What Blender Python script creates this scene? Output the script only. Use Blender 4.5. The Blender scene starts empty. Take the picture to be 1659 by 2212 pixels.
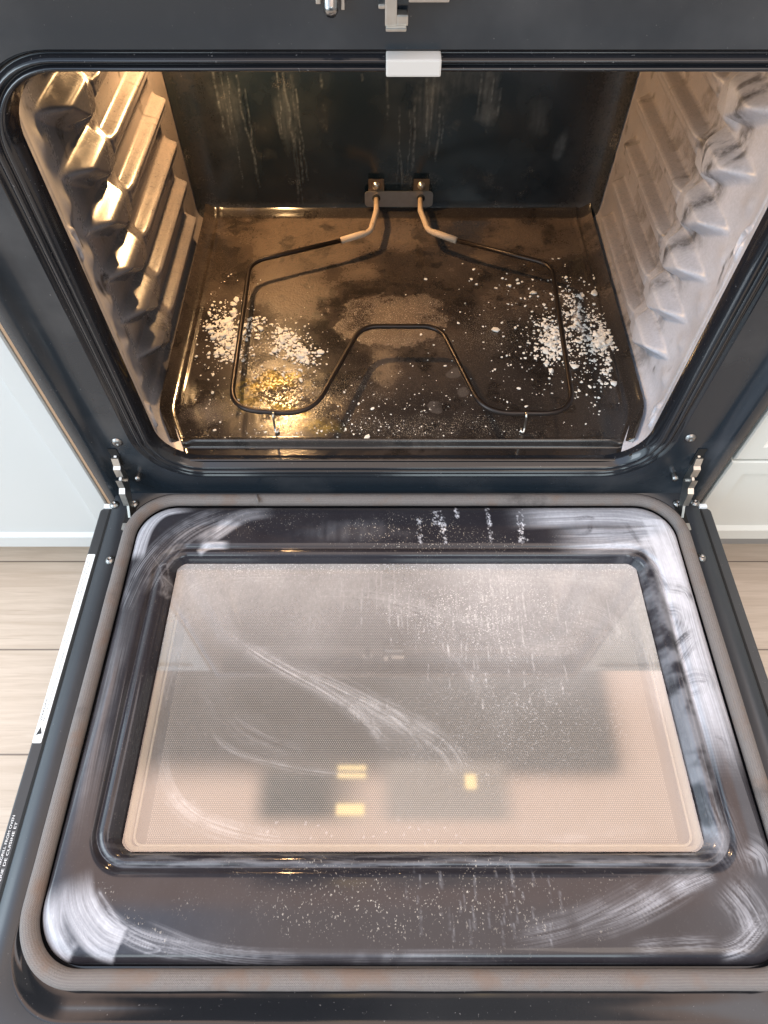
import bpy, bmesh, math, random
import numpy as np
from mathutils import Vector, Matrix

random.seed(4)
RNG = np.random.default_rng(4)
SC = bpy.context.scene
COL = SC.collection

# ------------------------------------------------------------------ camera
CAM = np.array([-0.0275, -0.488, 0.680])
TILT = math.radians(34.0)
FPX = 1400.0                       # focal length in pixels of a 1659 x 2212 picture
cd = bpy.data.cameras.new('camera')
cd.sensor_fit = 'HORIZONTAL'
cd.sensor_width = 36.0
cd.lens = 36.0 * FPX / 1659.0
cd.clip_start = 0.01
cd.clip_end = 60
cam = bpy.data.objects.new('camera', cd)
cam.location = CAM
cam.rotation_euler = (TILT, 0, 0)
COL.objects.link(cam)
SC.camera = cam

SC.view_settings.view_transform = 'Standard'
SC.view_settings.look = 'None'
SC.view_settings.exposure = 0.0
SC.view_settings.gamma = 1.0
SC.view_settings.use_curve_mapping = False
SC.cycles.max_bounces = 8
SC.cycles.glossy_bounces = 5
SC.cycles.diffuse_bounces = 4
SC.cycles.transparent_max_bounces = 8
SC.cycles.sample_clamp_indirect = 6.0


# ------------------------------------------------------------------ node helpers
class S:
    """a socket (or a number) with arithmetic that adds Math nodes"""
    def __init__(self, t, v):
        self.t, self.v = t, v
    def m(self, op, *args, clamp=False):
        n = self.t.nodes.new('ShaderNodeMath')
        n.operation = op
        n.use_clamp = clamp
        for i, a in enumerate((self,) + args):
            put(self.t, n.inputs[i], a)
        return S(self.t, n.outputs[0])
    def __add__(self, o): return self.m('ADD', o)
    def __radd__(self, o): return self.m('ADD', o)
    def __sub__(self, o): return self.m('SUBTRACT', o)
    def __rsub__(self, o): return S(self.t, o).m('SUBTRACT', self)
    def __mul__(self, o): return self.m('MULTIPLY', o)
    def __rmul__(self, o): return self.m('MULTIPLY', o)
    def __truediv__(self, o): return self.m('DIVIDE', o)
    def abs(self): return self.m('ABSOLUTE')
    def clamp(self): return self.m('ADD', 0.0, clamp=True)
    def step(self, a, b):
        """0 below a, 1 above b (either order), smooth between"""
        n = self.t.nodes.new('ShaderNodeMapRange')
        n.interpolation_type = 'SMOOTHSTEP'
        put(self.t, n.inputs[0], self)
        if a <= b:
            n.inputs[1].default_value, n.inputs[2].default_value = a, b
            n.inputs[3].default_value, n.inputs[4].default_value = 0, 1
        else:
            n.inputs[1].default_value, n.inputs[2].default_value = b, a
            n.inputs[3].default_value, n.inputs[4].default_value = 1, 0
        return S(self.t, n.outputs[0])


def put(t, sock, a):
    if isinstance(a, S):
        a = a.v
    if isinstance(a, bpy.types.NodeSocket):
        t.links.new(a, sock)
    elif isinstance(a, (tuple, list)):
        sock.default_value = tuple(a) + ((1.0,) if len(a) == 3 and sock.type == 'RGBA' else ())
    else:
        sock.default_value = a


def mix(t, f, a, b, mode='MIX'):
    n = t.nodes.new('ShaderNodeMix')
    n.data_type = 'RGBA'
    n.blend_type = mode
    put(t, n.inputs[0], f); put(t, n.inputs[6], a); put(t, n.inputs[7], b)
    return S(t, n.outputs[2])


def attr(t, name):
    n = t.nodes.new('ShaderNodeAttribute')
    n.attribute_name = name
    return S(t, n.outputs['Fac'])


def coords(t, scale=(1, 1, 1), loc=(0, 0, 0)):
    c = t.nodes.new('ShaderNodeTexCoord')
    m = t.nodes.new('ShaderNodeMapping')
    m.inputs['Scale'].default_value = scale
    m.inputs['Location'].default_value = loc
    t.links.new(c.outputs['Object'], m.inputs['Vector'])
    return m.outputs['Vector']


def noise(t, vec, scale, detail=3.0, rough=0.55, dist=0.0):
    n = t.nodes.new('ShaderNodeTexNoise')
    n.inputs['Scale'].default_value = scale
    n.inputs['Detail'].default_value = detail
    n.inputs['Roughness'].default_value = rough
    n.inputs['Distortion'].default_value = dist
    t.links.new(vec, n.inputs['Vector'])
    return S(t, n.outputs[0])


def voronoi(t, vec, scale, rnd=1.0):
    n = t.nodes.new('ShaderNodeTexVoronoi')
    n.inputs['Scale'].default_value = scale
    n.inputs['Randomness'].default_value = rnd
    t.links.new(vec, n.inputs['Vector'])
    return S(t, n.outputs['Distance']), n.outputs['Color']


def bump(t, h, strength=0.3, dist=0.001):
    n = t.nodes.new('ShaderNodeBump')
    n.inputs['Strength'].default_value = strength
    n.inputs['Distance'].default_value = dist
    put(t, n.inputs['Height'], h)
    return n.outputs['Normal']


def new_mat(name, color=(0.5, 0.5, 0.5), rough=0.5, metal=0.0, spec=0.5):
    m = bpy.data.materials.new(name)
    m.use_nodes = True
    t = m.node_tree
    p = t.nodes['Principled BSDF']
    put(t, p.inputs['Base Color'], color)
    put(t, p.inputs['Roughness'], rough)
    put(t, p.inputs['Metallic'], metal)
    put(t, p.inputs['Specular IOR Level'], spec)
    return m, t, p


# ------------------------------------------------------------------ light
world = bpy.data.worlds.new('World')
SC.world = world
world.use_nodes = True
t = world.node_tree
bg = t.nodes['Background']
tc = t.nodes.new('ShaderNodeTexCoord')
sp = t.nodes.new('ShaderNodeSeparateXYZ')
t.links.new(tc.outputs['Generated'], sp.inputs[0])
dx, dy, dz = (S(t, sp.outputs[i]) for i in range(3))
# the kitchen's light as it arrives from each direction
c = mix(t, dz.step(-0.25, 0.05), (0.24, 0.21, 0.18), (0.26, 0.34, 0.42))      # floor, far walls
c = mix(t, dz.step(0.45, 0.75), c, mix(t, dx.step(-0.10, -0.36), (1.72, 1.38, 1.18), (1.15, 1.40, 1.80)))   # ceiling, cooler towards the windows
c = mix(t, dx.step(-0.35, -0.65) * dz.step(-0.1, 0.1) * dz.step(0.75, 0.6), c, (1.75, 2.15, 2.45))   # windows on the left
for x0, x1 in ((-0.34, -0.20), (0.02, 0.30)):      # two windows behind the camera
    c = mix(t, dy.step(-0.55, -0.6) * dz.step(0.36, 0.39) * dz.step(0.60, 0.57) * dx.step(x0 - 0.02, x0 + 0.02) * dx.step(x1 + 0.02, x1 - 0.02), c, (3.0, 3.5, 3.7))
c = mix(t, dx.step(0.40, 0.65) * dz.step(-0.2, 0.1), c, (0.50, 0.47, 0.44))     # white wall on the right
c = mix(t, dy.step(-0.25, -0.6) * dx.abs().step(0.55, 0.3) * dz.step(0.45, 0.2), c, (0.10, 0.12, 0.14))
zz = dz.m('MAXIMUM', 0.05)
hx, hy = dx / zz, dy / zz
up = dz.step(0.1, 0.2)
c = mix(t, hx.step(-0.38, -0.44) * hy.step(0.45, 0.75) * hy.step(1.2, 0.95) * hx.step(-0.95, -0.75) * up, c, (3.2, 3.2, 3.4))
c = mix(t, hx.abs().step(0.62, 0.45) * hy.step(0.03, 0.12) * hy.step(0.8, 0.5) * up, c, (2.05, 1.45, 1.15))     # lamplit patch of ceiling over the stove
c = mix(t, hx.step(0.40, 0.48) * hx.step(0.95, 0.75) * hy.step(-0.15, 0.05) * hy.step(1.1, 0.85) * up, c, (2.4, 2.2, 2.2))
c = mix(t, hx.step(-0.42, -0.32) * hx.step(0.39, 0.30) * hy.step(0.185, 0.245) * up, c, (0.10, 0.105, 0.10))   # dark hood
c = mix(t, hx.step(-0.06, 0.06) * hx.step(0.36, 0.33) * hy.step(0.20, 0.23) * up, c, (0.36, 0.345, 0.33))
c = mix(t, hx.step(-0.02, 0.02) * hx.step(0.20, 0.16) * hy.step(0.14, 0.16) * hy.step(0.24, 0.22) * up, c, (1.05, 0.88, 0.76))
c = mix(t, hx.step(-0.20, -0.16) * hx.step(0.0, -0.10) * hy.step(0.135, 0.165) * hy.step(0.26, 0.20) * up, c, (0.22, 0.24, 0.23))
for x0, x1, y0, y1 in ((-0.068, -0.026, 0.218, 0.224), (-0.068, -0.026, 0.207, 0.213), (-0.068, -0.028, 0.157, 0.172), (0.118, 0.134, 0.192, 0.212)):
    f = hx.step(x0 - 0.003, x0 + 0.003) * hx.step(x1 + 0.003, x1 - 0.003) * hy.step(y0 - 0.003, y0 + 0.003) * hy.step(y1 + 0.003, y1 - 0.003) * up
    c = mix(t, f, c, (4.2, 3.0, 1.4))
put(t, bg.inputs['Color'], c)
bg.inputs['Strength'].default_value = 1.6


def area_lamp(name, loc, target, size, power, color):
    l = bpy.data.lights.new(name, 'AREA')
    l.shape = 'RECTANGLE'
    l.size, l.size_y = size
    l.energy = power
    l.color = color
    o = bpy.data.objects.new(name, l)
    o.location = loc
    o.rotation_euler = (Vector(target) - Vector(loc)).to_track_quat('-Z', 'Y').to_euler()
    COL.objects.link(o)
    return o


area_lamp('window_light', (-1.75, -0.75, 1.10), (0.25, 0.1, 0.2), (1.0, 0.9), 18, (0.82, 0.92, 1.0))
area_lamp('warm_fill_light', (0.9, -1.5, 1.9), (0.0, -0.1, 0.0), (0.8, 0.8), 5, (1.0, 0.86, 0.72))  # unseen lamp added to warm the right-hand floor and cabinet


# ------------------------------------------------------------------ measuring helpers
CT, ST = math.cos(TILT), math.sin(TILT)


def ray(X, Y):
    u, v = X - 829.5, 1106.0 - Y
    return np.array([u, ST * FPX + v * CT, -CT * FPX + v * ST])


def at(X, Y, z):
    """the point at height z that was measured at photograph position X, Y"""
    d = ray(X, Y)
    return CAM + d * ((z - CAM[2]) / d[2])


def at_y(X, Y, y):
    d = ray(X, Y)
    return CAM + d * ((y - CAM[1]) / d[1])


def pts(lst, z):
    return np.array([at(x, y, z)[:2] for x, y in lst])


# ------------------------------------------------------------------ object helpers
def mesh(name, verts, faces, mat, parent=None, smooth=True, attrs=None):
    """verts in world space; placed relative to the top-level thing's base"""
    V = np.asarray(verts, dtype=np.float64).reshape(-1, 3)
    base = np.zeros(3)
    p = parent
    while p is not None:
        base = base + np.array(p.location)
        p = p.parent
    me = bpy.data.meshes.new(name)
    if isinstance(faces, np.ndarray):
        nf, k = faces.shape
        me.vertices.add(len(V))
        me.vertices.foreach_set('co', (V - base).ravel())
        me.loops.add(nf * k)
        me.loops.foreach_set('vertex_index', faces.ravel().astype(np.int32))
        me.polygons.add(nf)
        me.polygons.foreach_set('loop_start', np.arange(0, nf * k, k, dtype=np.int32))
        me.update(calc_edges=True)
    else:
        me.from_pydata((V - base).tolist(), [], [list(f) for f in faces])
    me.validate()
    if smooth:
        me.polygons.foreach_set('use_smooth', [True] * len(me.polygons))
    if attrs:
        for k, a in attrs.items():
            at_ = me.attributes.new(k, 'FLOAT', 'POINT')
            at_.data.foreach_set('value', np.asarray(a, dtype=np.float32).ravel())
    me.update()
    o = bpy.data.objects.new(name, me)
    COL.objects.link(o)
    o.parent = parent
    if mat:
        me.materials.append(mat)
    return o


def thing(name, label, cat, loc=(0, 0, 0), group=None):
    o = bpy.data.objects.new(name, None)
    o.location = loc
    o.empty_display_size = 0.05
    COL.objects.link(o)
    o['label'] = label
    o['category'] = cat
    if group:
        o['group'] = group
    return o


def grid_faces(nu, nv, wrap=False):
    """verts indexed [i*nv + j]; wrap closes i"""
    iu = np.arange(nu if wrap else nu - 1)
    jv = np.arange(nv - 1)
    I, J = np.meshgrid(iu, jv, indexing='ij')
    I2 = (I + 1) % nu
    return np.stack([I * nv + J, I2 * nv + J, I2 * nv + J + 1, I * nv + J + 1], -1).reshape(-1, 4)


def bevel_box(lo, hi, bev=0.002, seg=2):
    bm = bmesh.new()
    lo, hi = Vector(lo), Vector(hi)
    bmesh.ops.create_cube(bm, size=1.0, matrix=Matrix.Translation((lo + hi) / 2) @ Matrix.Diagonal((*(hi - lo), 1)))
    if bev > 0:
        bmesh.ops.bevel(bm, geom=bm.edges[:], offset=bev, segments=seg, affect='EDGES', profile=0.7)
    return bm


def bm_out(bm):
    bm.verts.index_update()
    v = [tuple(x.co) for x in bm.verts]
    f = [[x.index for x in q.verts] for q in bm.faces]
    bm.free()
    return v, f


def join(*vf):
    V, F = [], []
    for v, f in vf:
        n = len(V)
        V += [tuple(x) for x in v]
        F += [[i + n for i in q] for q in (f.tolist() if isinstance(f, np.ndarray) else f)]
    return V, F


def box(name, lo, hi, mat, parent=None, bev=0.002):
    v, f = bm_out(bevel_box(lo, hi, bev))
    return mesh(name, v, f, mat, parent, smooth=False)


def catmull(P, n, closed=False):
    P = np.asarray(P, float)
    if len(P) == 2:
        s = np.linspace(0, 1, n)[:, None]
        return P[0] * (1 - s) + P[1] * s
    Q = np.vstack([P[-1], P, P[:2]]) if closed else np.vstack([2 * P[0] - P[1], P, 2 * P[-1] - P[-2]])
    m = len(P) if closed else len(P) - 1
    T = np.linspace(0, m, n, endpoint=not closed)
    i = np.minimum(T.astype(int), m - 1)
    f = (T - i)[:, None]
    a, b, c_, d = Q[i], Q[i + 1], Q[i + 2], Q[i + 3]
    return 0.5 * (2 * b + (c_ - a) * f + (2 * a - 5 * b + 4 * c_ - d) * f ** 2 + (3 * b - a - 3 * c_ + d) * f ** 3)


def round_path(P, r, seg=8):
    """open polyline with each inner corner rounded by radius r (number or list)"""
    P = [np.asarray(p, float) for p in P]
    out = [P[0]]
    for i in range(1, len(P) - 1):
        ri = r[i] if isinstance(r, (list, tuple)) else r
        a = P[i - 1] - P[i]; b = P[i + 1] - P[i]
        la, lb = np.linalg.norm(a), np.linalg.norm(b)
        a, b = a / la, b / lb
        ang = math.acos(max(-1, min(1, float(a @ b))))
        tl = min(ri / math.tan(ang / 2), la * 0.48, lb * 0.48)
        p0, p1 = P[i] + a * tl, P[i] + b * tl
        for s in np.linspace(0, 1, seg):
            out.append((1 - s) ** 2 * p0 + 2 * s * (1 - s) * P[i] + s * s * p1)
    out.append(P[-1])
    return np.array(out)


def tube(P, r, n=12, cap=True):
    P = np.asarray(P, float)
    m = len(P)
    T = np.gradient(P, axis=0)
    T /= np.linalg.norm(T, axis=1)[:, None]
    ref = np.array([0, 0, 1.0])
    if abs(T[0] @ ref) > 0.9:
        ref = np.array([1.0, 0, 0])
    nrm = ref - T[0] * (ref @ T[0]); nrm /= np.linalg.norm(nrm)
    N = []
    for k in range(m):
        nrm = nrm - T[k] * (nrm @ T[k]); nrm /= np.linalg.norm(nrm)
        N.append(nrm)
    N = np.array(N)
    B = np.cross(T, N)
    a = np.linspace(0, 2 * math.pi, n, endpoint=False)
    R = np.broadcast_to(np.asarray(r, float), (m,))
    V = P[:, None, :] + R[:, None, None] * (np.cos(a)[None, :, None] * N[:, None, :] + np.sin(a)[None, :, None] * B[:, None, :])
    F = []
    for k in range(m - 1):
        for j in range(n):
            j2 = (j + 1) % n
            F.append([k * n + j, k * n + j2, (k + 1) * n + j2, (k + 1) * n + j])
    if cap:
        F.append(list(range(n))[::-1])
        F.append([(m - 1) * n + j for j in range(n)])
    return V.reshape(-1, 3).tolist(), F


def lathe(prof, n, origin, axis):
    """prof (radius, height) along axis"""
    ax = np.asarray(axis, float); ax /= np.linalg.norm(ax)
    ref = np.array([1.0, 0, 0]) if abs(ax[0]) < 0.8 else np.array([0, 1.0, 0])
    e1 = np.cross(ax, ref); e1 /= np.linalg.norm(e1); e2 = np.cross(ax, e1)
    V, F = [], []
    for r, h in prof:
        for j in range(n):
            a = 2 * math.pi * j / n
            V.append(np.asarray(origin) + ax * h + e1 * r * math.cos(a) + e2 * r * math.sin(a))
    for k in range(len(prof) - 1):
        for j in range(n):
            j2 = (j + 1) % n
            F.append([k * n + j, k * n + j2, (k + 1) * n + j2, (k + 1) * n + j])
    return V, F


def extrude(poly, axis, a0, a1):
    """closed 2D polygon pushed along axis (0 x, 1 y, 2 z) from a0 to a1"""
    n = len(poly)
    V = []
    for a in (a0, a1):
        for p in poly:
            q = list(p); q.insert(axis, a)
            V.append(q)
    F = [list(range(n))[::-1], [n + i for i in range(n)]]
    for i in range(n):
        j = (i + 1) % n
        F.append([i, j, n + j, n + i])
    return V, F


def rrect(x0, x1, y0, y1, r, ns=60, nc=16, ny=None):
    """rounded rectangle loop with a fixed number of points, counter-clockwise from the lower right"""
    ny = ny or ns
    out = []
    cs = [(x1 - r, y0 + r, -90), (x1 - r, y1 - r, 0), (x0 + r, y1 - r, 90), (x0 + r, y0 + r, 180)]
    for k, (cx, cy, a0) in enumerate(cs):
        for s in np.linspace(0, 1, nc, endpoint=False):
            a = math.radians(a0 + 90 * s)
            out.append((cx + r * math.cos(a), cy + r * math.sin(a)))
        a = math.radians(a0 + 90)
        p = np.array((cx + r * math.cos(a), cy + r * math.sin(a)))
        nx, nyc, na = cs[(k + 1) % 4]
        a = math.radians(na)
        q = np.array((nx + r * math.cos(a), nyc + r * math.sin(a)))
        m = ny if k % 2 == 0 else ns
        for s in np.linspace(0, 1, m, endpoint=False):
            out.append(tuple(p * (1 - s) + q * s))
    return np.array(out)


# ------------------------------------------------------------------ dirt and painted-light fields (numbers per vertex)
def vnoise(x, y, seed):
    g = np.random.default_rng(seed).random((257, 257))
    xi = np.floor(x).astype(int); yi = np.floor(y).astype(int)
    fx, fy = x - xi, y - yi
    fx = fx * fx * (3 - 2 * fx); fy = fy * fy * (3 - 2 * fy)
    a = g[xi % 256, yi % 256]; b = g[(xi + 1) % 256, yi % 256]
    c_ = g[xi % 256, (yi + 1) % 256]; d = g[(xi + 1) % 256, (yi + 1) % 256]
    return (a * (1 - fx) + b * fx) * (1 - fy) + (c_ * (1 - fx) + d * fx) * fy


def fbm(x, y, s, seed, oct=4, gain=0.55):
    v = 0; a = 1; tot = 0
    for k in range(oct):
        v = v + a * vnoise(x * s + 17.3 * k, y * s + 5.1 * k, seed + k)
        tot += a; a *= gain; s *= 2.03
    return v / tot


def sstep(x, a, b):
    tt = np.clip((x - a) / (b - a), 0, 1)
    return tt * tt * (3 - 2 * tt)


def stroke(F, x, y, P, w, a, streaks=10.0, seed=1, fade=(0.15, 0.25), soft=0.35, sub=False, contrast=0.8):
    """one wipe of a cloth along the polyline P: streaks that follow the wipe"""
    C = catmull(P, 70)
    lo, hi = C.min(0) - w * 1.3, C.max(0) + w * 1.3
    m = np.where((x > lo[0]) & (x < hi[0]) & (y > lo[1]) & (y < hi[1]))[0]
    if len(m) == 0:
        return
    T = np.gradient(C, axis=0); T /= np.linalg.norm(T, axis=1)[:, None]
    for q in np.array_split(m, max(1, len(m) // 40000)):
        ddx = x[q][:, None] - C[None, :, 0]
        ddy = y[q][:, None] - C[None, :, 1]
        k = np.argmin(ddx ** 2 + ddy ** 2, axis=1)
        r = np.arange(len(q))
        ex, ey = ddx[r, k], ddy[r, k]
        n = (ex * -T[k, 1] + ey * T[k, 0]) / w
        l = (ex * T[k, 0] + ey * T[k, 1]) / w
        s = k / 69.0
        env = 1 - sstep(np.hypot(n, np.maximum(np.abs(l) - 0.2, 0)), 1 - soft, 1.0)
        st = vnoise(n * streaks * 1.5 + 50, s * 3.0 + 9, seed) * 0.65 + vnoise(n * streaks * 4.1 + 90, s * 6.0 + 3, seed + 1) * 0.35
        st = np.clip(0.5 + (st - 0.5) * 2.4, 0, 1)
        st = 1 - contrast + contrast * st
        st = st * (0.62 + 0.48 * (0.6 * vnoise(n * 30 + 20, s * 2.5 + 4, seed + 11) + 0.4 * vnoise(n * 85 + 20, s * 3.5 + 4, seed + 12)) * 1.15)
        f = np.ones_like(s)
        if fade[0] > 0: f = f * sstep(s, 0, fade[0])
        if fade[1] > 0: f = f * (1 - sstep(s, 1 - fade[1], 1.0))
        patch = 1.0 if contrast < 0.5 else 0.45 + 0.75 * sstep(fbm(x[q], y[q], 45, seed + 7, 3), 0.30, 0.62)
        val = a * env * st * f * patch
        if sub:
            F[q] = F[q] * (1 - np.clip(val, 0, 1))
        else:
            F[q] = F[q] + val * (1 - np.clip(F[q], 0, 1))


def blob(x, y, c, r, rot=0.0, soft=0.5, ragged=0.25, seed=3):
    dx_, dy_ = x - c[0], y - c[1]
    ca, sa = math.cos(rot), math.sin(rot)
    u, v = (dx_ * ca + dy_ * sa) / r[0], (-dx_ * sa + dy_ * ca) / r[1]
    d = np.hypot(u, v)
    k = d < 1 + ragged
    out = np.zeros_like(d)
    out[k] = 1 - sstep(d[k] + ragged * (fbm(x[k], y[k], 55.0, seed) - 0.5) * 2, 1 - soft, 1.0)
    return out


def drips(F, x, y, spots, a, seed, w=(0.0006, 0.0014)):
    """thin runs; spots are (x, y0, y1) in the surface's own plane"""
    g = np.random.default_rng(seed)
    for X, y0, y1 in spots:
        n = 14
        yy = np.linspace(y0, y1, n)
        xx = X + np.cumsum(g.normal(0, abs(y1 - y0) * 0.008, n))
        ww = g.uniform(*w)
        Q = np.zeros_like(F)
        stroke(Q, x, y, np.stack([xx, yy], 1), ww * 1.6, a * g.uniform(0.5, 1.0), streaks=0.5, seed=int(g.integers(1e6)), fade=(0.02, 0.1), soft=0.8, contrast=0.35)
        k_ = Q > 0
        F[k_] += Q[k_] * (0.25 + 1.1 * sstep(fbm(x[k_], y[k_], 260, int(g.integers(1e6)), 2), 0.35, 0.65))
        m = (np.abs(x - xx[-1]) < 0.01) & (np.abs(y - yy[-1]) < 0.01)
        d = np.hypot(x[m] - xx[-1], y[m] - yy[-1])
        F[m] += a * 0.35 * (1 - sstep(d, 0.0004, 0.0018))


# ------------------------------------------------------------------ materials
def mat_enamel(name, col, rough=0.12, dust=0.02):
    m, t, p = new_mat(name, col, rough)
    v = coords(t)
    n = noise(t, v, 9, 4)
    f = noise(t, v, 420, 2)
    spk = f.step(0.70, 0.78) * 0.5 + n.step(0.45, 0.8) * dust
    put(t, p.inputs['Base Color'], mix(t, spk * 0.5, col, (0.45, 0.43, 0.42)))
    put(t, p.inputs['Roughness'], (n - 0.5) * 0.18 + rough)
    put(t, p.inputs['Normal'], bump(t, noise(t, v, 35, 2), 0.04, 0.002))
    return m


M_BLACK = mat_enamel('black_enamel', (0.010, 0.011, 0.014), 0.10)
M_FRAME = mat_enamel('charcoal_painted_steel', (0.012, 0.018, 0.025), 0.22, 0.14)
M_RAIL = mat_enamel('door_rail_paint', (0.021, 0.025, 0.031), 0.32, 0.03)
M_SLAB = mat_enamel('door_edge_paint', (0.030, 0.032, 0.035), 0.38, 0.03)


def mat_metal(name, col, rough):
    m, t, p = new_mat(name, col, rough, 1.0)
    n = noise(t, coords(t), 160, 3)
    put(t, p.inputs['Roughness'], (n - 0.5) * 0.25 + rough)
    put(t, p.inputs['Base Color'], mix(t, n, tuple(0.75 * q for q in col), col))
    return m


M_ZINC = mat_metal('zinc_steel', (0.62, 0.60, 0.56), 0.35)
M_SCREW = mat_metal('dark_screw_steel', (0.30, 0.29, 0.28), 0.28)
M_PLATE = mat_metal('dull_steel_plate', (0.36, 0.35, 0.34), 0.45)
M_TAB = mat_metal('bronzed_tab', (0.22, 0.16, 0.11), 0.45)
M_DARKHOLE, _, _ = new_mat('dark_hole', (0.004, 0.004, 0.004), 0.8)

# dirty cavity enamel: attributes for pale haze and painted lamplight, tan (baked residue), painted lamp glint, dark
def mat_cavity(name, base, film_sheen_col, tan_col, rough=0.11, fine=1.0, bmp=0.5):
    m, t, p = new_mat(name, base, rough)
    v = coords(t)
    fi, ta, go, da = attr(t, 'film_sheen'), attr(t, 'tan'), attr(t, 'lamp_glint'), attr(t, 'dark')
    n1 = noise(t, v, 60, 5, 0.65)
    n2 = noise(t, v, 330 * fine, 3, 0.6)
    n3 = noise(t, v, 900 * fine, 2, 0.6)
    tt = (ta * (n1 * 0.9 + 0.55) * (n2.step(0.25, 0.6) * 0.55 + 0.45)).clamp()
    ff = (fi * (n2 * 0.5 + 0.75)).clamp()
    c1 = mix(t, tt, base, tan_col)
    c1 = mix(t, (go * (n2.step(0.35, 0.55) * 0.8 + 0.2)).clamp(), c1, (0.50, 0.33, 0.045))
    c1 = mix(t, ff, c1, film_sheen_col)
    c1 = mix(t, ((da * n1.step(0.3, 0.62)) + (ta + 0.25) * n3.step(0.62, 0.70) * 0.55).clamp(), c1, (0.010, 0.008, 0.007))
    grain = attr(t, 'grain') * n3.step(0.58, 0.68)
    c1 = mix(t, grain.clamp(), c1, (0.60, 0.52, 0.42))
    put(t, p.inputs['Base Color'], c1)
    mt = attr(t, 'matte')
    mk = (mt * (n2.step(0.62, 0.48) * 0.75 + 0.25) * 1.1).clamp()
    put(t, p.inputs['Roughness'], (ff * 0.25 + tt * 0.35 + mk * 0.35 + rough).clamp())
    put(t, p.inputs['Specular IOR Level'], 0.5 - mk * 0.42)
    put(t, p.inputs['Normal'], bump(t, n2 * tt + n3 * 0.15 * tt, bmp, 0.0012))
    return m


M_FLOORPAN = mat_cavity('stained_oven_floor_enamel', (0.012, 0.009, 0.008), (0.42, 0.38, 0.36), (0.100, 0.068, 0.046))
M_BACKWALL = mat_cavity('stained_back_wall_enamel', (0.005, 0.010, 0.015), (0.30, 0.34, 0.37), (0.06, 0.045, 0.035), 0.18)
M_SIDEWALL = mat_cavity('hazed_side_wall_enamel', (0.020, 0.022, 0.028), (0.50, 0.51, 0.57), (0.17, 0.125, 0.095), 0.15, 1.0, 0.12)

# door panel enamel: wiped cleaner haze and painted window sheen, grain (dried specks), tan
def mat_panel():
    m, t, p = new_mat('smeared_door_enamel', (0.012, 0.011, 0.015), 0.12)
    v = coords(t)
    fi, gr = attr(t, 'film_sheen'), attr(t, 'grain')
    n1 = noise(t, v, 45, 4)
    n2 = noise(t, coords(t, (1, 0.55, 1)), 260, 3, 0.6)
    n3 = noise(t, coords(t, (1, 0.7, 1), (3, 1, 0)), 620, 2)
    c1 = mix(t, n1, (0.013, 0.012, 0.017), (0.020, 0.018, 0.022))
    ff = (fi * (n2 * 0.35 + 0.82)).clamp()
    c1 = mix(t, ff, c1, (0.64, 0.65, 0.71))
    sp_ = (gr * 0.65 * (n3.step(0.63, 0.70) + n2.step(0.66, 0.71) * 0.7)).clamp()
    c1 = mix(t, sp_, c1, (0.60, 0.55, 0.48))
    put(t, p.inputs['Base Color'], c1)
    put(t, p.inputs['Roughness'], (ff * 0.28 + sp_ * 0.3 + n1 * 0.08 + 0.05).clamp())
    p.inputs['Specular IOR Level'].default_value = 0.40
    put(t, p.inputs['Normal'], bump(t, sp_ + n1 * 0.2, 0.25, 0.0008))
    return m


M_PANEL = mat_panel()


def mat_gasket():
    m, t, p = new_mat('braided_fibre', (0.3, 0.27, 0.25), 0.85)
    u, v = attr(t, 'along'), attr(t, 'around')
    wob = noise(t, coords(t), 18, 3)
    w = (v * 21.0 + wob * 7.0).m('SINE') * 0.5 + 0.5
    b = ((u * 3600.0).m('SINE') * (v * 27.0).m('COSINE')) * 0.5 + 0.5
    n = noise(t, coords(t), 30, 3)
    fz = noise(t, coords(t), 900, 2)
    c1 = mix(t, (w * 0.14 + b * 0.34 + fz * 0.50).clamp(), (0.045, 0.039, 0.037), (0.285, 0.255, 0.240))
    c1 = mix(t, n.step(0.50, 0.72) * 0.6, c1, (0.17, 0.115, 0.085))
    c1 = mix(t, noise(t, coords(t, (1, 1, 1), (2, 5, 1)), 9, 5, 0.7).step(0.56, 0.72) * 0.65, c1, (0.05, 0.042, 0.04))
    put(t, p.inputs['Base Color'], c1)
    put(t, p.inputs['Normal'], bump(t, w * 0.10 + b * 0.5 + fz * 1.0, 0.6, 0.0007))
    return m


M_GASKET = mat_gasket()


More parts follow.
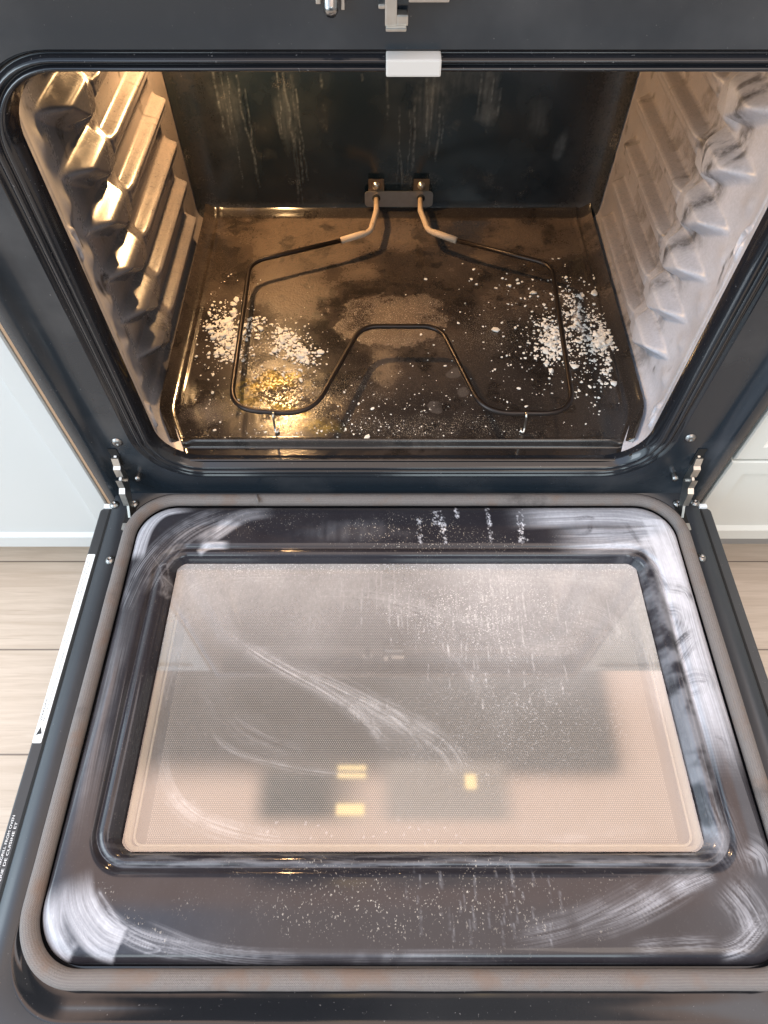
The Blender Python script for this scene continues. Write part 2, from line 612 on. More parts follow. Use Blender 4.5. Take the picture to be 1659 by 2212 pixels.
def mat_glass():
    m = bpy.data.materials.new('hazed_window_glass')
    m.use_nodes = True
    t = m.node_tree
    t.nodes.remove(t.nodes['Principled BSDF'])
    out = t.nodes['Material Output']
    tr = t.nodes.new('ShaderNodeBsdfTransparent'); tr.inputs['Color'].default_value = (0.93, 0.93, 0.91, 1)
    df = t.nodes.new('ShaderNodeBsdfDiffuse'); df.inputs['Color'].default_value = (0.80, 0.76, 0.75, 1)
    gl = t.nodes.new('ShaderNodeBsdfGlossy'); gl.inputs['Roughness'].default_value = 0.035
    fr = t.nodes.new('ShaderNodeFresnel'); fr.inputs['IOR'].default_value = 1.52
    v = coords(t)
    n2 = noise(t, coords(t, (1, 0.5, 1)), 380, 3, 0.6)
    n3 = noise(t, v, 700, 2)
    fi, gr, da = attr(t, 'film_sheen'), attr(t, 'grain'), attr(t, 'dark')
    ff = (fi * (n2 * 0.5 + 0.75) + gr * n3.step(0.60, 0.66)).clamp()
    put(t, df.inputs['Color'], mix(t, da.clamp(), (0.80, 0.76, 0.75), (0.04, 0.035, 0.03)))
    m1 = t.nodes.new('ShaderNodeMixShader')
    put(t, m1.inputs[0], (ff + da).clamp())
    t.links.new(tr.outputs[0], m1.inputs[1]); t.links.new(df.outputs[0], m1.inputs[2])
    m2 = t.nodes.new('ShaderNodeMixShader')
    put(t, m2.inputs[0], (S(t, fr.outputs[0]) * 4.4).clamp())
    t.links.new(m1.outputs[0], m2.inputs[1]); t.links.new(gl.outputs[0], m2.inputs[2])
    t.links.new(m2.outputs[0], out.inputs['Surface'])
    return m


M_GLASS = mat_glass()


def mat_screen():
    m, t, p = new_mat('dotted_window_screen', (0.2, 0.2, 0.2), 0.5)
    c_ = t.nodes.new('ShaderNodeTexCoord')
    s_ = t.nodes.new('ShaderNodeSeparateXYZ')
    t.links.new(c_.outputs['Object'], s_.inputs[0])
    x, y = S(t, s_.outputs[0]), S(t, s_.outputs[1])
    a, b = 0.00212, 0.00212 * 1.732
    px_, py_ = x / a + 200.0, y / b + 400.0
    def lat(ox):
        fx = (px_ + ox).m('FRACT') - 0.5
        fy = ((py_ + ox).m('FRACT') - 0.5) * 1.732
        return (fx * fx + fy * fy).m('SQRT')
    d = lat(0.0).m('MINIMUM', lat(0.5))
    dot = d.step(0.40, 0.30)
    n = noise(t, coords(t), 25, 3)
    ground = mix(t, n, (0.11, 0.10, 0.092), (0.15, 0.135, 0.12))
    inside = x.abs().step(0.2585, 0.258) * dot
    put(t, p.inputs['Base Color'], mix(t, inside, ground, (0.56, 0.50, 0.44)))
    return m


M_SCREEN = mat_screen()
M_CREAM, _, _ = new_mat('cream_glass_edge', (0.66, 0.60, 0.46), 0.45)
M_WHITE_PLASTIC, _, _ = new_mat('white_latch_cover', (0.56, 0.53, 0.50), 0.35)


def mat_element():
    m, t, p = new_mat('scorched_element_sheath', (0.04, 0.03, 0.025), 0.35, 0.6)
    n = noise(t, coords(t), 30, 3)
    f = noise(t, coords(t), 500, 2)
    put(t, p.inputs['Base Color'], mix(t, n, (0.012, 0.010, 0.010), (0.042, 0.029, 0.023)))
    put(t, p.inputs['Roughness'], n * 0.25 + 0.25)
    put(t, p.inputs['Normal'], bump(t, f, 0.15, 0.0005))
    return m


M_ELEMENT = mat_element()


def mat_coldend():
    m, t, p = new_mat('tan_oxidised_terminal', (0.5, 0.36, 0.22), 0.6, 0.0)
    n = noise(t, coords(t), 90, 4, 0.7)
    put(t, p.inputs['Base Color'], mix(t, n.step(0.60, 0.72), (0.44, 0.34, 0.25), (0.14, 0.08, 0.045)))
    put(t, p.inputs['Normal'], bump(t, n, 0.3, 0.0006))
    return m


M_COLD = mat_coldend()


def mat_crumb():
    m, t, p = new_mat('chalky_white_crumb', (0.82, 0.79, 0.74), 0.85)
    n = noise(t, coords(t), 300, 3)
    put(t, p.inputs['Base Color'], mix(t, n, (0.70, 0.65, 0.58), (0.86, 0.84, 0.80)))
    put(t, p.inputs['Normal'], bump(t, n, 0.4, 0.001))
    return m


M_CRUMB = mat_crumb()


def mat_cabinet(name, col):
    m, t, p = new_mat(name, col, 0.38)
    v = coords(t)
    n = noise(t, v, 3.5, 3)
    sc = noise(t, v, 240, 2)
    put(t, p.inputs['Base Color'], mix(t, n * 0.5 + sc.step(0.72, 0.78) * 0.4, col, tuple(0.88 * q for q in col)))
    put(t, p.inputs['Normal'], bump(t, noise(t, v, 120, 2), 0.05, 0.0006))
    return m


M_CAB = mat_cabinet('cool_lit_white_paint', (0.57, 0.60, 0.605))  # cool daylight tint put into the white of this cabinet
M_CABR = mat_cabinet('warm_lit_white_paint', (0.66, 0.66, 0.61))  # the other white cabinet, with the warm light put into its colour
M_KICK, _, _ = new_mat('toe_kick_board', (0.30, 0.28, 0.26), 0.6)
M_EDGE_GLEAM, _, _ = new_mat('tan_edge_gleam', (0.45, 0.30, 0.19), 0.6)


def mat_wood():
    m, t, p = new_mat('oak_planks', (0.4, 0.3, 0.22), 0.45)
    c_ = t.nodes.new('ShaderNodeTexCoord')
    s_ = t.nodes.new('ShaderNodeSeparateXYZ')
    t.links.new(c_.outputs['Object'], s_.inputs[0])
    x, y = S(t, s_.outputs[0]), S(t, s_.outputs[1])
    W = 0.153
    py_ = (y + 0.112) / W + 60.0
    row = py_.m('FLOOR')
    fy = py_.m('FRACT')
    wn = t.nodes.new('ShaderNodeTexWhiteNoise'); wn.noise_dimensions = '1D'
    put(t, wn.inputs['W'], row)
    rnd = S(t, wn.outputs['Value'])
    seam = (fy - 0.5).abs().step(0.488, 0.496)
    px_ = x / 2.1 + rnd * 7.3 + 0.37
    seam = seam.m('MAXIMUM', (px_.m('FRACT') - 0.5).abs().step(0.4975, 0.4992))
    cb = t.nodes.new('ShaderNodeCombineXYZ')
    put(t, cb.inputs[0], x * 5.0 + rnd * 40.0); put(t, cb.inputs[1], y * 95.0); put(t, cb.inputs[2], row)
    g1 = noise(t, cb.outputs[0], 1.0, 5, 0.65, 0.6)
    cb2 = t.nodes.new('ShaderNodeCombineXYZ')
    put(t, cb2.inputs[0], x * 14.0 + rnd * 11.0); put(t, cb2.inputs[1], y * 420.0); put(t, cb2.inputs[2], row)
    g2 = noise(t, cb2.outputs[0], 1.0, 3, 0.6)
    c1 = mix(t, g1.step(0.3, 0.7), (0.49, 0.40, 0.315), (0.60, 0.505, 0.415))
    c1 = mix(t, g2.step(0.55, 0.75) * 0.45, c1, (0.36, 0.28, 0.215))
    c1 = mix(t, rnd * 0.25, c1, (0.44, 0.36, 0.28))
    c1 = mix(t, seam * 0.75, c1, (0.07, 0.05, 0.04))
    put(t, p.inputs['Base Color'], c1)
    put(t, p.inputs['Normal'], bump(t, g2 * 0.5 - seam, 0.25, 0.001))
    return m


M_WOOD = mat_wood()
M_LABEL, _, _ = new_mat('white_label_film', (0.80, 0.83, 0.84), 0.35)
M_INK, _, _ = new_mat('black_ink', (0.02, 0.02, 0.02), 0.6)
M_WINK, _, _ = new_mat('white_ink', (0.80, 0.80, 0.80), 0.6)

# ================================================================== the floor and the cabinets
FZ = -0.25
fl = mesh('floor', [(-3, -3, FZ), (3, -3, FZ), (3, 1.2, FZ), (-3, 1.2, FZ)], [[0, 1, 2, 3]], M_WOOD)
fl['kind'] = 'structure'


def shaker_face(x0, x1, z0, z1, yf, fr=0.028, rec=0.006, bev=0.005):
    """a slim-framed cabinet front with a sunk panel: frame, chamfer, panel, and outer edges"""
    e = 0.0018
    L = [((x0, x1, z0, z1), yf + 0.019), ((x0, x1, z0, z1), yf + e), ((x0 + e, x1 - e, z0 + e, z1 - e), yf),
         ((x0 + fr, x1 - fr, z0 + fr, z1 - fr), yf), ((x0 + fr + bev, x1 - fr - bev, z0 + fr + bev, z1 - fr - bev), yf + rec)]
    V, F = [], []
    for (a, b, c_, d), y in L:
        V += [(a, y, c_), (b, y, c_), (b, y, d), (a, y, d)]
    for k in range(len(L) - 1):
        for j in range(4):
            j2 = (j + 1) % 4
            F.append([k * 4 + j, k * 4 + j2, (k + 1) * 4 + j2, (k + 1) * 4 + j])
    n = (len(L) - 1) * 4
    F.append([n, n + 1, n + 2, n + 3])
    F.append([3, 2, 1, 0])
    return V, F


YC = 0.010
lc = thing('kitchen_cabinet', 'white slim-framed cabinet, tinted for cool daylight, with one tall plain door beside the oven', 'cabinet', (-0.85, 0.3, FZ))
box('carcass', (-1.30, YC + 0.0215, -0.148), (-0.402, 0.60, 0.66), M_CAB, lc, 0.001)
v, f = shaker_face(-1.0, -0.402, -0.1525, 0.66, YC)
mesh('cabinet_door', v, f, M_CAB, lc, smooth=False)
v, f = shaker_face(-1.30, -1.003, -0.1525, 0.66, YC)
mesh('cabinet_door', v, f, M_CAB, lc, smooth=False)
box('toe_kick', (-1.30, 0.075, FZ), (-0.402, 0.095, -0.149), M_KICK, lc, 0)
box('edge_gleam', (-0.4005, YC + 0.002, -0.15), (-0.397, 0.055, 0.66), M_EDGE_GLEAM, lc, 0)  # coloured strip for the warm light reflected on the cabinet edge

rc = thing('drawer_cabinet', 'white drawer cabinet, tinted for warm light, with two slim-framed drawer fronts beside the oven', 'cabinet', (0.85, 0.3, FZ))
box('carcass', (0.402, YC + 0.0215, -0.128), (1.30, 0.60, 0.66), M_CABR, rc, 0.001)
v, f = shaker_face(0.402, 1.10, -0.130, 0.052, YC, 0.024)
mesh('drawer_front', v, f, M_CABR, rc, smooth=False)
v, f = shaker_face(0.402, 1.10, 0.056, 0.36, YC, 0.024)
mesh('drawer_front', v, f, M_CABR, rc, smooth=False)
v, f = shaker_face(0.402, 1.10, 0.364, 0.66, YC, 0.024)
mesh('drawer_front', v, f, M_CABR, rc, smooth=False)
box('toe_kick', (0.402, 0.075, FZ), (1.30, 0.095, -0.129), M_KICK, rc, 0)

# ================================================================== the oven
OV = thing('oven', 'black built-in oven with its door let down, stained inside and smeared with cleaner', 'oven', (0, 0.3, FZ))
CX = -0.005
HW, ZB, ZT, RO = 0.2915, 0.060, 0.4835, 0.050
# --- front frame: rim of the opening and the flat face round it
prof = [(-0.0015, 0.013, 1), (-0.001, 0.009, 1), (0.0005, 0.005, 1), (0.0025, 0.001, 1), (0.005, -0.002, 1), (0.0075, -0.0035, 1),
        (0.010, -0.0038, 1), (0.012, -0.0026, 1), (0.0133, -0.0004, 1), (0.0147, 0.0004, 1), (0.0160, -0.0006, 1), (0.018, -0.0026, 1),
        (0.0205, -0.0034, 1), (0.0230, -0.0024, 1), (0.0265, 0.002, 1), (0.0295, 0.0036, 1), (0.0320, 0.0026, 1), (0.034, 0.0005, 1), (0.036, 0.0, 1)]
prof = [(d * (0.72 if d > 0 else 1.0), y, q) for d, y, q in prof]
loops = []
for d, y, _ in prof:
    L = rrect(CX - HW - d, CX + HW + d, ZB - d * 1.0, ZT + d * 0.55, RO + d * 0.9)
    loops.append(np.stack([L[:, 0], np.full(len(L), y), L[:, 1]], 1))
for (x, z0, z1, r, y) in ((0.3405, 0.014, 0.508, 0.06, 0.0), (0.3655, -0.008, 0.62, 0.01, 0.0), (0.3665, -0.009, 0.621, 0.01, -0.0035),
                          (0.3855, -0.024, 0.66, 0.006, -0.0035), (0.3875, -0.026, 0.662, 0.006, -0.001), (0.3875, -0.026, 0.662, 0.006, 0.03)):
    L = rrect(-x, x, z0, z1, r)
    loops.append(np.stack([L[:, 0], np.full(len(L), y), L[:, 1]], 1))
LP = np.array(loops)
nl, nn = LP.shape[:2]
V = LP.transpose(1, 0, 2).reshape(-1, 3)
F = grid_faces(nn, nl, wrap=True)
k_flat = 18
Fm = F.reshape(nn, nl - 1, 4)
mesh_rim = mesh('door_rim', LP[:19].transpose(1, 0, 2).reshape(-1, 3), grid_faces(nn, 19, True), M_BLACK, OV)
frame = mesh('front_frame', LP[18:].transpose(1, 0, 2).reshape(-1, 3), grid_faces(nn, nl - 18, True), M_FRAME, OV)
for s in (-1, 1):
    box('side_panel', (s * 0.384 - 0.003, 0.031, FZ + 0.01), (s * 0.384 + 0.003, 0.62, 0.66), M_FRAME, OV, 0.0005)
box('storage_drawer', (-0.386, -0.03, FZ + 0.04), (0.386, 0.0, -0.060), M_FRAME, OV, 0.003)

# --- cavity
YF, YB = 0.0125, 0.520
TIP_Z = [0.098, 0.153, 0.208, 0.263, 0.318, 0.373, 0.428]


def wall_relief(y, z):
    h = np.zeros_like(y)
    for k, zt in enumerate(TIP_Z):
        e = (z - zt) / 0.040
        ec = np.clip(e, 0, 1)
        # drop-shaped stop at the front of each guide, and a second lower one behind it
        lo, hi = sstep(e, -0.06, 0.22), 1 - sstep(e, 0.72, 1.12)
        yl, yr = 0.165 - 0.060 * ec, 0.172 + 0.026 * ec
        a = 0.0175 * lo * hi * sstep(y, yl - 0.014, yl + 0.016) * (1 - sstep(y, yr - 0.007, yr + 0.005))
        e2 = (z - zt + 0.014) / 0.044
        b = 0.0115 * sstep(e2, 0.0, 0.3) * (1 - sstep(e2, 0.7, 1.1)) * sstep(y, 0.165, 0.185) * (1 - sstep(y, 0.200 + 0.016 * np.clip(e2, 0, 1), 0.213 + 0.016 * np.clip(e2, 0, 1)))
        # the guide itself: crisp top lip, sloping face
        zr = zt + 0.020
        r = 0.0125 * (1 - sstep(z, zr - 0.001, zr + 0.005)) * sstep(z, zr - 0.030, zr - 0.012) * sstep(y, 0.190, 0.215) * (1 - sstep(y, 0.428, 0.440))
        r = r + 0.0025 * np.exp(-((z - zr + 0.003) / 0.003) ** 2) * sstep(y, 0.21, 0.23) * (1 - sstep(y, 0.428, 0.438))
        # shallow dimple in front
        c = 0.0045 * np.exp(-((y - 0.085 + 0.4 * (z - zt - 0.02)) / 0.014) ** 2) * np.exp(-((z - zt - 0.024) / 0.013) ** 2)
        h = np.maximum(np.maximum(h, a), np.maximum(np.maximum(b, r), c))
    h = h - 0.0035 * np.exp(-((y - 0.036) / 0.006) ** 2) * sstep(z, 0.10, 0.13)
    for zc in (0.105, 0.330):
        r = np.hypot(y - 0.040, z - zc)
        h = h + 0.004 * np.exp(-((r - 0.012) / 0.0035) ** 2)
    return h


ny, nz = 330, 300
yy = np.linspace(YF, YB, ny)
zz_ = np.linspace(0.068, 0.500, nz)
Y, Z = np.meshgrid(yy, zz_, indexing='ij')
for s in (-1, 1):
    xw = 0.2865 + 0.032 * sstep(Y, YF - 0.02, 0.095) + 0.006 * (Y - YF) / 0.5
    xw = xw - wall_relief(Y, Z) * 1.15
    fil = np.clip((0.092 - Z) / 0.024, 0, 1)
    xw = xw - 0.024 * (1 - np.sqrt(np.clip(1 - fil ** 2, 0, 1)))
    bf = np.clip((Y - (YB - 0.03)) / 0.03, 0, 1)
    xw = xw - 0.018 * (1 - np.sqrt(np.clip(1 - bf ** 2, 0, 1)))
    n = fbm(Y, Z, 14, 40 + s)
    n2 = fbm(Y, Z * 0.6, 60, 46 + s)
    if s < 0:
        film_sheen = 0.05 + 0.12 * n + 0.62 * (1 - sstep(Y, 0.05, 0.14))  # paler towards the front, with the lamplight there put into the colour
        tan = 0.14 + 0.50 * sstep(Y, 0.10, 0.30) * (0.5 + n2 * 0.8)
    else:
        film_sheen = (0.90 - 0.64 * sstep(Y + 0.05 * (n - 0.5), 0.13, 0.27)) * (0.7 + 0.5 * n)
        tan = 0.08 + 0.85 * sstep(Y, 0.14, 0.27) * (0.55 + n2 * 0.7)
    dark = sstep(n2, 0.60, 0.72) * sstep(n, 0.5, 0.65) * 0.8
    if s > 0:      # dark run down the front part, and darker gaps between guides
        line = 0.175 - 0.30 * (Z - 0.20) ** 1 * 0.45
        dark = np.maximum(dark, np.exp(-((Y - line + 0.016 * (n2 - 0.5)) / 0.009) ** 2) * sstep(Z, 0.15, 0.2) * 0.85)
        hr = wall_relief(Y, Z)
        dark = np.maximum(dark, 0.5 * (1 - sstep(hr, 0.001, 0.006)) * sstep(Y, 0.12, 0.16) * (1 - sstep(Y, 0.33, 0.42)) * sstep(n2, 0.42, 0.58))
    else:
        dark = np.maximum(dark, blob(Y.ravel(), Z.ravel(), (0.078, 0.318), (0.006, 0.022), 0.15, 0.4, 0.5).reshape(Y.shape) * 0.95)
    grain = sstep(fbm(Y, Z, 30, 70 + s), 0.64, 0.78) * 0.3
    V = np.stack([CX + s * xw, Y, Z], -1).reshape(-1, 3)
    F = grid_faces(ny, nz)
    if s < 0:
        F = F[:, ::-1]
    mesh('side_wall', V, F, M_SIDEWALL, OV, attrs=dict(film_sheen=film_sheen, tan=tan, dark=dark, grain=grain, lamp_glint=np.zeros_like(Y)))

# back wall
nx, nz = 420, 300
xx = np.linspace(-0.322, 0.322, nx)
zz_ = np.linspace(0.066, 0.500, nz)
X, Z = np.meshgrid(xx, zz_, indexing='ij')
fx = np.clip((np.abs(X) - 0.285) / 0.037, 0, 1)
fz = np.clip((0.088 - Z) / 0.022, 0, 1)
q = np.minimum(np.hypot(fx, fz * 0.9), 1)
Yb = YB - 0.030 * (1 - np.sqrt(1 - q ** 2 * 0.96))
x, z = X.ravel(), Z.ravel()
film_sheen = 0.05 * fbm(x, z, 9, 81) * sstep(fbm(x, z, 16, 88), 0.4, 0.7)
bw = lambda X_, Y_: at_y(X_, Y_, YB - 0.002)
runs = []
g = np.random.default_rng(77)
for X0, Y0, Y1 in ((468, 155, 285), (485, 155, 300), (500, 155, 405), (520, 160, 405), (535, 190, 375), (605, 155, 300), (618, 155, 440), (632, 160, 455), (645, 190, 390),
                   (653, 300, 395), (606, 240, 300), (845, 155, 260), (870, 230, 410), (890, 240, 380), (905, 210, 370), (930, 160, 310), (940, 210, 340), (948, 160, 240),
                   (958, 230, 350), (965, 250, 310), (866, 330, 405), (1050, 160, 260), (1075, 170, 270), (1090, 190, 250), (700, 160, 190), (790, 160, 175)):
    a_, b_ = bw(X0, Y0), bw(X0 + g.normal(0, 4), Y1)
    runs.append((a_[0], a_[2], b_[2]))
drips(film_sheen, x, z, runs, 0.22, 5, (0.0007, 0.0016))
for X0, Y0, rx, ry, a in ((500, 230, .025, .06, .16), (630, 260, .022, .07, .20), (935, 235, .03, .05, .22), (1065, 220, .022, .045, .30), (1000, 170, .09, .03, .15), (1170, 260, .02, .03, .12), (1220, 315, .012, .03, .25)):
    c0 = bw(X0, Y0)
    film_sheen = film_sheen + a * blob(x, z, (c0[0], c0[2]), (rx, ry), 0, 0.8, 0.5, 9) * fbm(x * 3, z * 0.35, 80, 12)
tan = 0.40 * sstep(-np.abs(x - 0.30), -0.06, 0.0) * (0.4 + fbm(x, z, 30, 31)) + 0.5 * sstep(-z, -0.10, -0.07) * fbm(x, z, 40, 33) + 0.35 * sstep(-(x + 0.30), -0.10, 0) * fbm(x, z, 30, 34)
grain = 0.5 * sstep(fbm(x, z, 24, 35), 0.66, 0.78)
V = np.stack([CX + X, Yb, Z], -1).reshape(-1, 3)
mesh('back_wall', V, grid_faces(nx, nz), M_BACKWALL, OV,
     attrs=dict(film_sheen=film_sheen, tan=tan, dark=np.zeros_like(x), grain=grain, lamp_glint=np.zeros_like(x)))

# floor pan with a front shelf
ZF = 0.066
nx, ny = 620, 520
xx = np.linspace(-0.300, 0.300, nx)
yy = np.linspace(0.004, YB - 0.006, ny)
X, Y = np.meshgrid(xx, yy, indexing='ij')
Zp = ZF + 0.007 * np.clip(Y - 0.03, 0, 1) / 0.48
ax_ = np.abs(X)
def floor_half(yv):
    return 0.2865 + 0.032 * sstep(yv, YF - 0.02, 0.095) + 0.006 * (np.maximum(yv, YF) - YF) / 0.5 - 0.0125
Xn = CX + X / 0.300 * floor_half(Y)
Zp = Zp + 0.0014 * np.exp(-((ax_ - 0.279) / 0.003) ** 2) * sstep(Y, 0.05, 0.16)
Zp = Zp + 0.012 * np.clip((ax_ - 0.281) / 0.02, 0, 1) ** 2
Zp = Zp + 0.0034 * np.exp(-((Y - 0.0325) / 0.0026) ** 2) * sstep(0.288 - ax_, 0, 0.02)
drop = 1 - sstep(Y, 0.0245, 0.0305)
Zp = Zp - 0.006 * drop + 0.003 * np.exp(-((Y - 0.006) / 0.003) ** 2)
Zp = Zp + 0.013 * np.clip((Y - (YB - 0.03)) / 0.03, 0, 1) ** 2
x, y = Xn.ravel(), Y.ravel()
P = lambda a, b: at(a, b, ZF)[:2]
n1, n2, n3 = fbm(x, y, 11, 101), fbm(x, y, 34, 105), fbm(x, y, 120, 109, 3)
tan = 0.16 + 0.55 * sstep(y, 0.12, 0.34) * (0.35 + 0.9 * n1)
tan += 0.5 * blob(x, y, P(640, 640), (0.10, 0.08), 0.2, 0.9, 0.5, 5) * n2
tan += 0.45 * blob(x, y, P(1040, 560), (0.11, 0.05), -0.3, 0.9, 0.5, 6) * (0.5 + n2)
mound = blob(x, y, P(845, 690), (0.082, 0.058), 0.0, 0.12, 0.30, 7)
edge = mound * (1 - blob(x, y, P(845, 692), (0.073, 0.050), 0.0, 0.3, 0.30, 7))
tan = tan * (1 - 0.35 * mound) + mound * 0.75 * (0.4 + n3) + edge * 0.7
tan += 0.55 * blob(x, y, P(830, 790), (0.030, 0.055), 0.1, 0.9, 0.4, 8)
tan += 0.40 * blob(x, y, P(700, 880), (0.06, 0.035), -0.35, 0.7, 0.5, 9) * (0.5 + n2)
tan *= 1 - 0.55 * sstep(x, 0.05, 0.26) * (1 - sstep(y, 0.17, 0.30))
dark = 0.75 * sstep(n2, 0.55, 0.70) * (1 - 0.6 * mound)

dark = dark + 0.6 * blob(x, y, P(720, 750), (0.05, 0.03), 0.3, 0.6, 0.6, 14)
film_sheen = 0.05 * n1 + 0.25 * blob(x, y, P(450, 890), (0.05, 0.025), 0.2, 0.8, 0.6, 15) * n3
for X0, Y0, r in ((620, 800, .012), (575, 795, .010), (690, 850, .010), (980, 810, .010), (1000, 850, .008), (650, 780, .008), (940, 880, .009)):
    film_sheen = film_sheen + 0.09 * blob(x, y, P(X0, Y0), (r, r), 0, 0.2, 0.9, int(X0))
lamp_glint = 0.7 * blob(x, y, P(600, 835), (0.062, 0.034), 0.3, 0.95, 1.0, 48) * sstep(n3, 0.40, 0.60) + 0.9 * blob(x, y, P(590, 828), (0.030, 0.016), 0.4, 0.8, 0.9, 18) + 0.9 * blob(x, y, P(620, 885), (0.05, 0.009), -0.35, 0.7, 0.5, 19)  # the lamp's reflection on the floor, painted as a yellow patch
lamp_glint += 0.55 * blob(x, y, P(660, 920), (0.07, 0.016), -0.1, 0.8, 0.6, 21) * n2 * 1.3
lamp_glint += 0.35 * blob(x, y, P(545, 870), (0.025, 0.03), 0, 0.8, 0.6, 22)
fr_ = 1 - sstep(y, 0.022, 0.034)
tan = tan * (1 - sstep(y, 0.494, 0.500))
tan = tan * (1 - fr_) + fr_ * 0.22 * sstep(n2, 0.4, 0.6) * (1 - sstep(np.abs(x), 0.15, 0.25))
lamp_glint *= 1 - fr_
grain = 0.10 + 0.8 * mound + 0.5 * blob(x, y, P(450, 890), (0.05, 0.03), 0.2, 0.8, 0.6, 15) + 0.55 * blob(x, y, P(680, 840), (0.11, 0.06), 0, 0.9, 0.7, 25)
grain += 0.55 * blob(x, y, P(900, 920), (0.16, 0.022), 0, 0.8, 0.7, 26) + 0.4 * blob(x, y, P(1060, 720), (0.1, 0.06), 0, 0.9, 0.6, 27)
grain *= (1 - 0.8 * fr_)
tan *= (0.35 + 1.0 * sstep(n1, 0.35, 0.65)) * (1 - 0.5 * sstep(np.abs(x), 0.20, 0.28) * (1 - sstep(y, 0.2, 0.4)))
tan *= 1 - 0.75 * sstep(x, 0.02, 0.18) * (1 - sstep(y, 0.20, 0.38))
tan *= 1 - 0.55 * (1 - sstep(y, 0.05, 0.16)) * (1 - blob(x, y, P(780, 850), (0.09, 0.08), 0, 0.9, 0.4, 43))
tan += 0.45 * blob(x, y, P(828, 800), (0.020, 0.065), 0.08, 0.9, 0.5, 44) * (0.5 + n2)
for (cx_, cy_), (rx_, ry_) in (((489, 722), (.022, .030)), ((612, 735), (.014, .014)), ((652, 770), (.014, .014)), ((1195, 735), (.018, .034)), ((1300, 738), (.018, .022)), ((1245, 700), (.014, .05))):
    film_sheen = film_sheen + 0.75 * blob(x, y, P(cx_, cy_), (rx_, ry_), 0, 0.9, 0.7, cx_) * sstep(n3, 0.42, 0.62)
matte = np.clip(1.2 * blob(x, y, P(600, 845), (0.085, 0.07), 0, 0.9, 0.5, 41), 0, 1)
mesh('floor_panel', np.stack([Xn, Y, Zp], -1).reshape(-1, 3), grid_faces(nx, ny), M_FLOORPAN, OV,
     attrs=dict(film_sheen=film_sheen, tan=tan, dark=dark, grain=grain, lamp_glint=lamp_glint, matte=matte))


def floor_z(px_, py_):
    i = int(np.clip(np.searchsorted(xx, (px_ - CX) * 0.300 / float(floor_half(np.array(py_)))), 0, nx - 1)); j = int(np.clip(np.searchsorted(yy, py_), 0, ny - 1))
    return float(Zp[i, j])


mesh('roof_panel', [(-0.322, YF, 0.4985), (0.322, YF, 0.4985), (0.322, YB, 0.4985), (-0.322, YB, 0.4985)], [[0, 1, 2, 3]], M_BLACK, OV, smooth=False)

# --- oven lamp in the upper left of the back
lamp_pos = (-0.240, 0.470, 0.452)
lb = lathe([(0.001, -0.016), (0.008, -0.014), (0.0125, -0.007), (0.014, 0.0), (0.0125, 0.007), (0.008, 0.014), (0.001, 0.016)], 20, lamp_pos, (0, 1, 0))
mb, tb, pb = new_mat('lit_bulb_glass', (0.9, 0.8, 0.6), 0.3)
put(tb, pb.inputs['Emission Color'], (1.0, 0.66, 0.26)); pb.inputs['Emission Strength'].default_value = 4.0
bulb = mesh('lamp_bulb', *lb, mb, OV)
v, f = lathe([(0.0, 0.016), (0.012, 0.016), (0.017, 0.022), (0.020, 0.052)], 24, lamp_pos, (0, 1, 0))
mesh('lamp_socket', v, f, M_WHITE_PLASTIC, OV)
pl = bpy.data.lights.new('oven_lamp', 'POINT')
pl.energy = 11.0
pl.specular_factor = 0.12
pl.color = (1.0, 0.59, 0.26)
pl.shadow_soft_size = 0.011
po = bpy.data.objects.new('oven_lamp', pl)
po.location = (lamp_pos[0], lamp_pos[1] - 0.034, lamp_pos[2] - 0.006)
COL.objects.link(po)

# --- heating element
EZ = 0.104
A = lambda X_, Y_, z=EZ: at(X_, Y_, z)
path = [A(735, 520), A(540, 566), A(496, 884), A(672, 896), A(780, 705), A(950, 705), A(1045, 892), A(1240, 893), A(1192, 572), A(988, 520)]
EP = round_path(path, [0, .035, .042, .05, .034, .034, .045, .040, .034, 0], 12)
v, f = tube(EP, 0.0034, 14)
EL = mesh('heating_element', v, f, M_ELEMENT, OV)
yw = YB - 0.012
for pts_ in ((A(737, 519.5), A(800, 501), at_y(813, 455, yw - 0.04), at_y(813, 430, yw)), (A(986, 519.5), A(925, 498), at_y(908, 455, yw - 0.04), at_y(908, 430, yw))):
    CP = round_path(pts_, [0, .022, .02, 0], 10)
    rr = np.full(len(CP), 0.0042); rr[:2] = 0.0050
    v, f = tube(CP, rr, 14)
    mesh('terminal_tube', v, f, M_COLD, EL)
zpl = float(at_y(860, 430, yw)[2])
xl, xr = float(at_y(788, 430, yw)[0]), float(at_y(935, 430, yw)[0])
v, f = bm_out(bevel_box((xl, yw - 0.001, zpl - 0.0125), (xr, yw + 0.0015, zpl + 0.0125), 0.0))
L = rrect(xl, xr, zpl - 0.0125, zpl + 0.0125, 0.006, 4, 6)
v, f = extrude([tuple(p) for p in L], 1, yw - 0.001, yw + 0.0015)
mesh('mounting_plate', v, f, M_PLATE, EL, smooth=False)
for Xc in (813, 909):
    xc = float(at_y(Xc, 430, yw)[0])
    v, f = bm_out(bevel_box((xc - 0.0125, yw + 0.002, zpl + 0.004), (xc + 0.0125, yw + 0.0035, zpl + 0.031), 0.0006))
    mesh('fixing_tab', v, f, M_TAB, EL, smooth=False)
    v, f = lathe([(0.0062, 0.0), (0.0062, 0.0012), (0.0042, 0.0016), (0.0040, 0.0040), (0.0024, 0.0048), (0.0, 0.0044)], 14, (xc, yw + 0.002, zpl + 0.021), (0, -1, 0))
    mesh('screw', v, f, M_ZINC, EL)
    v1 = lathe([(0.0064, 0.0), (0.0064, 0.0006), (0.0, 0.0006)], 16, (xc, yw - 0.001, zpl + 0.002), (0, -1, 0))
    mesh('terminal_hole', v1[0], v1[1], M_DARKHOLE, EL)
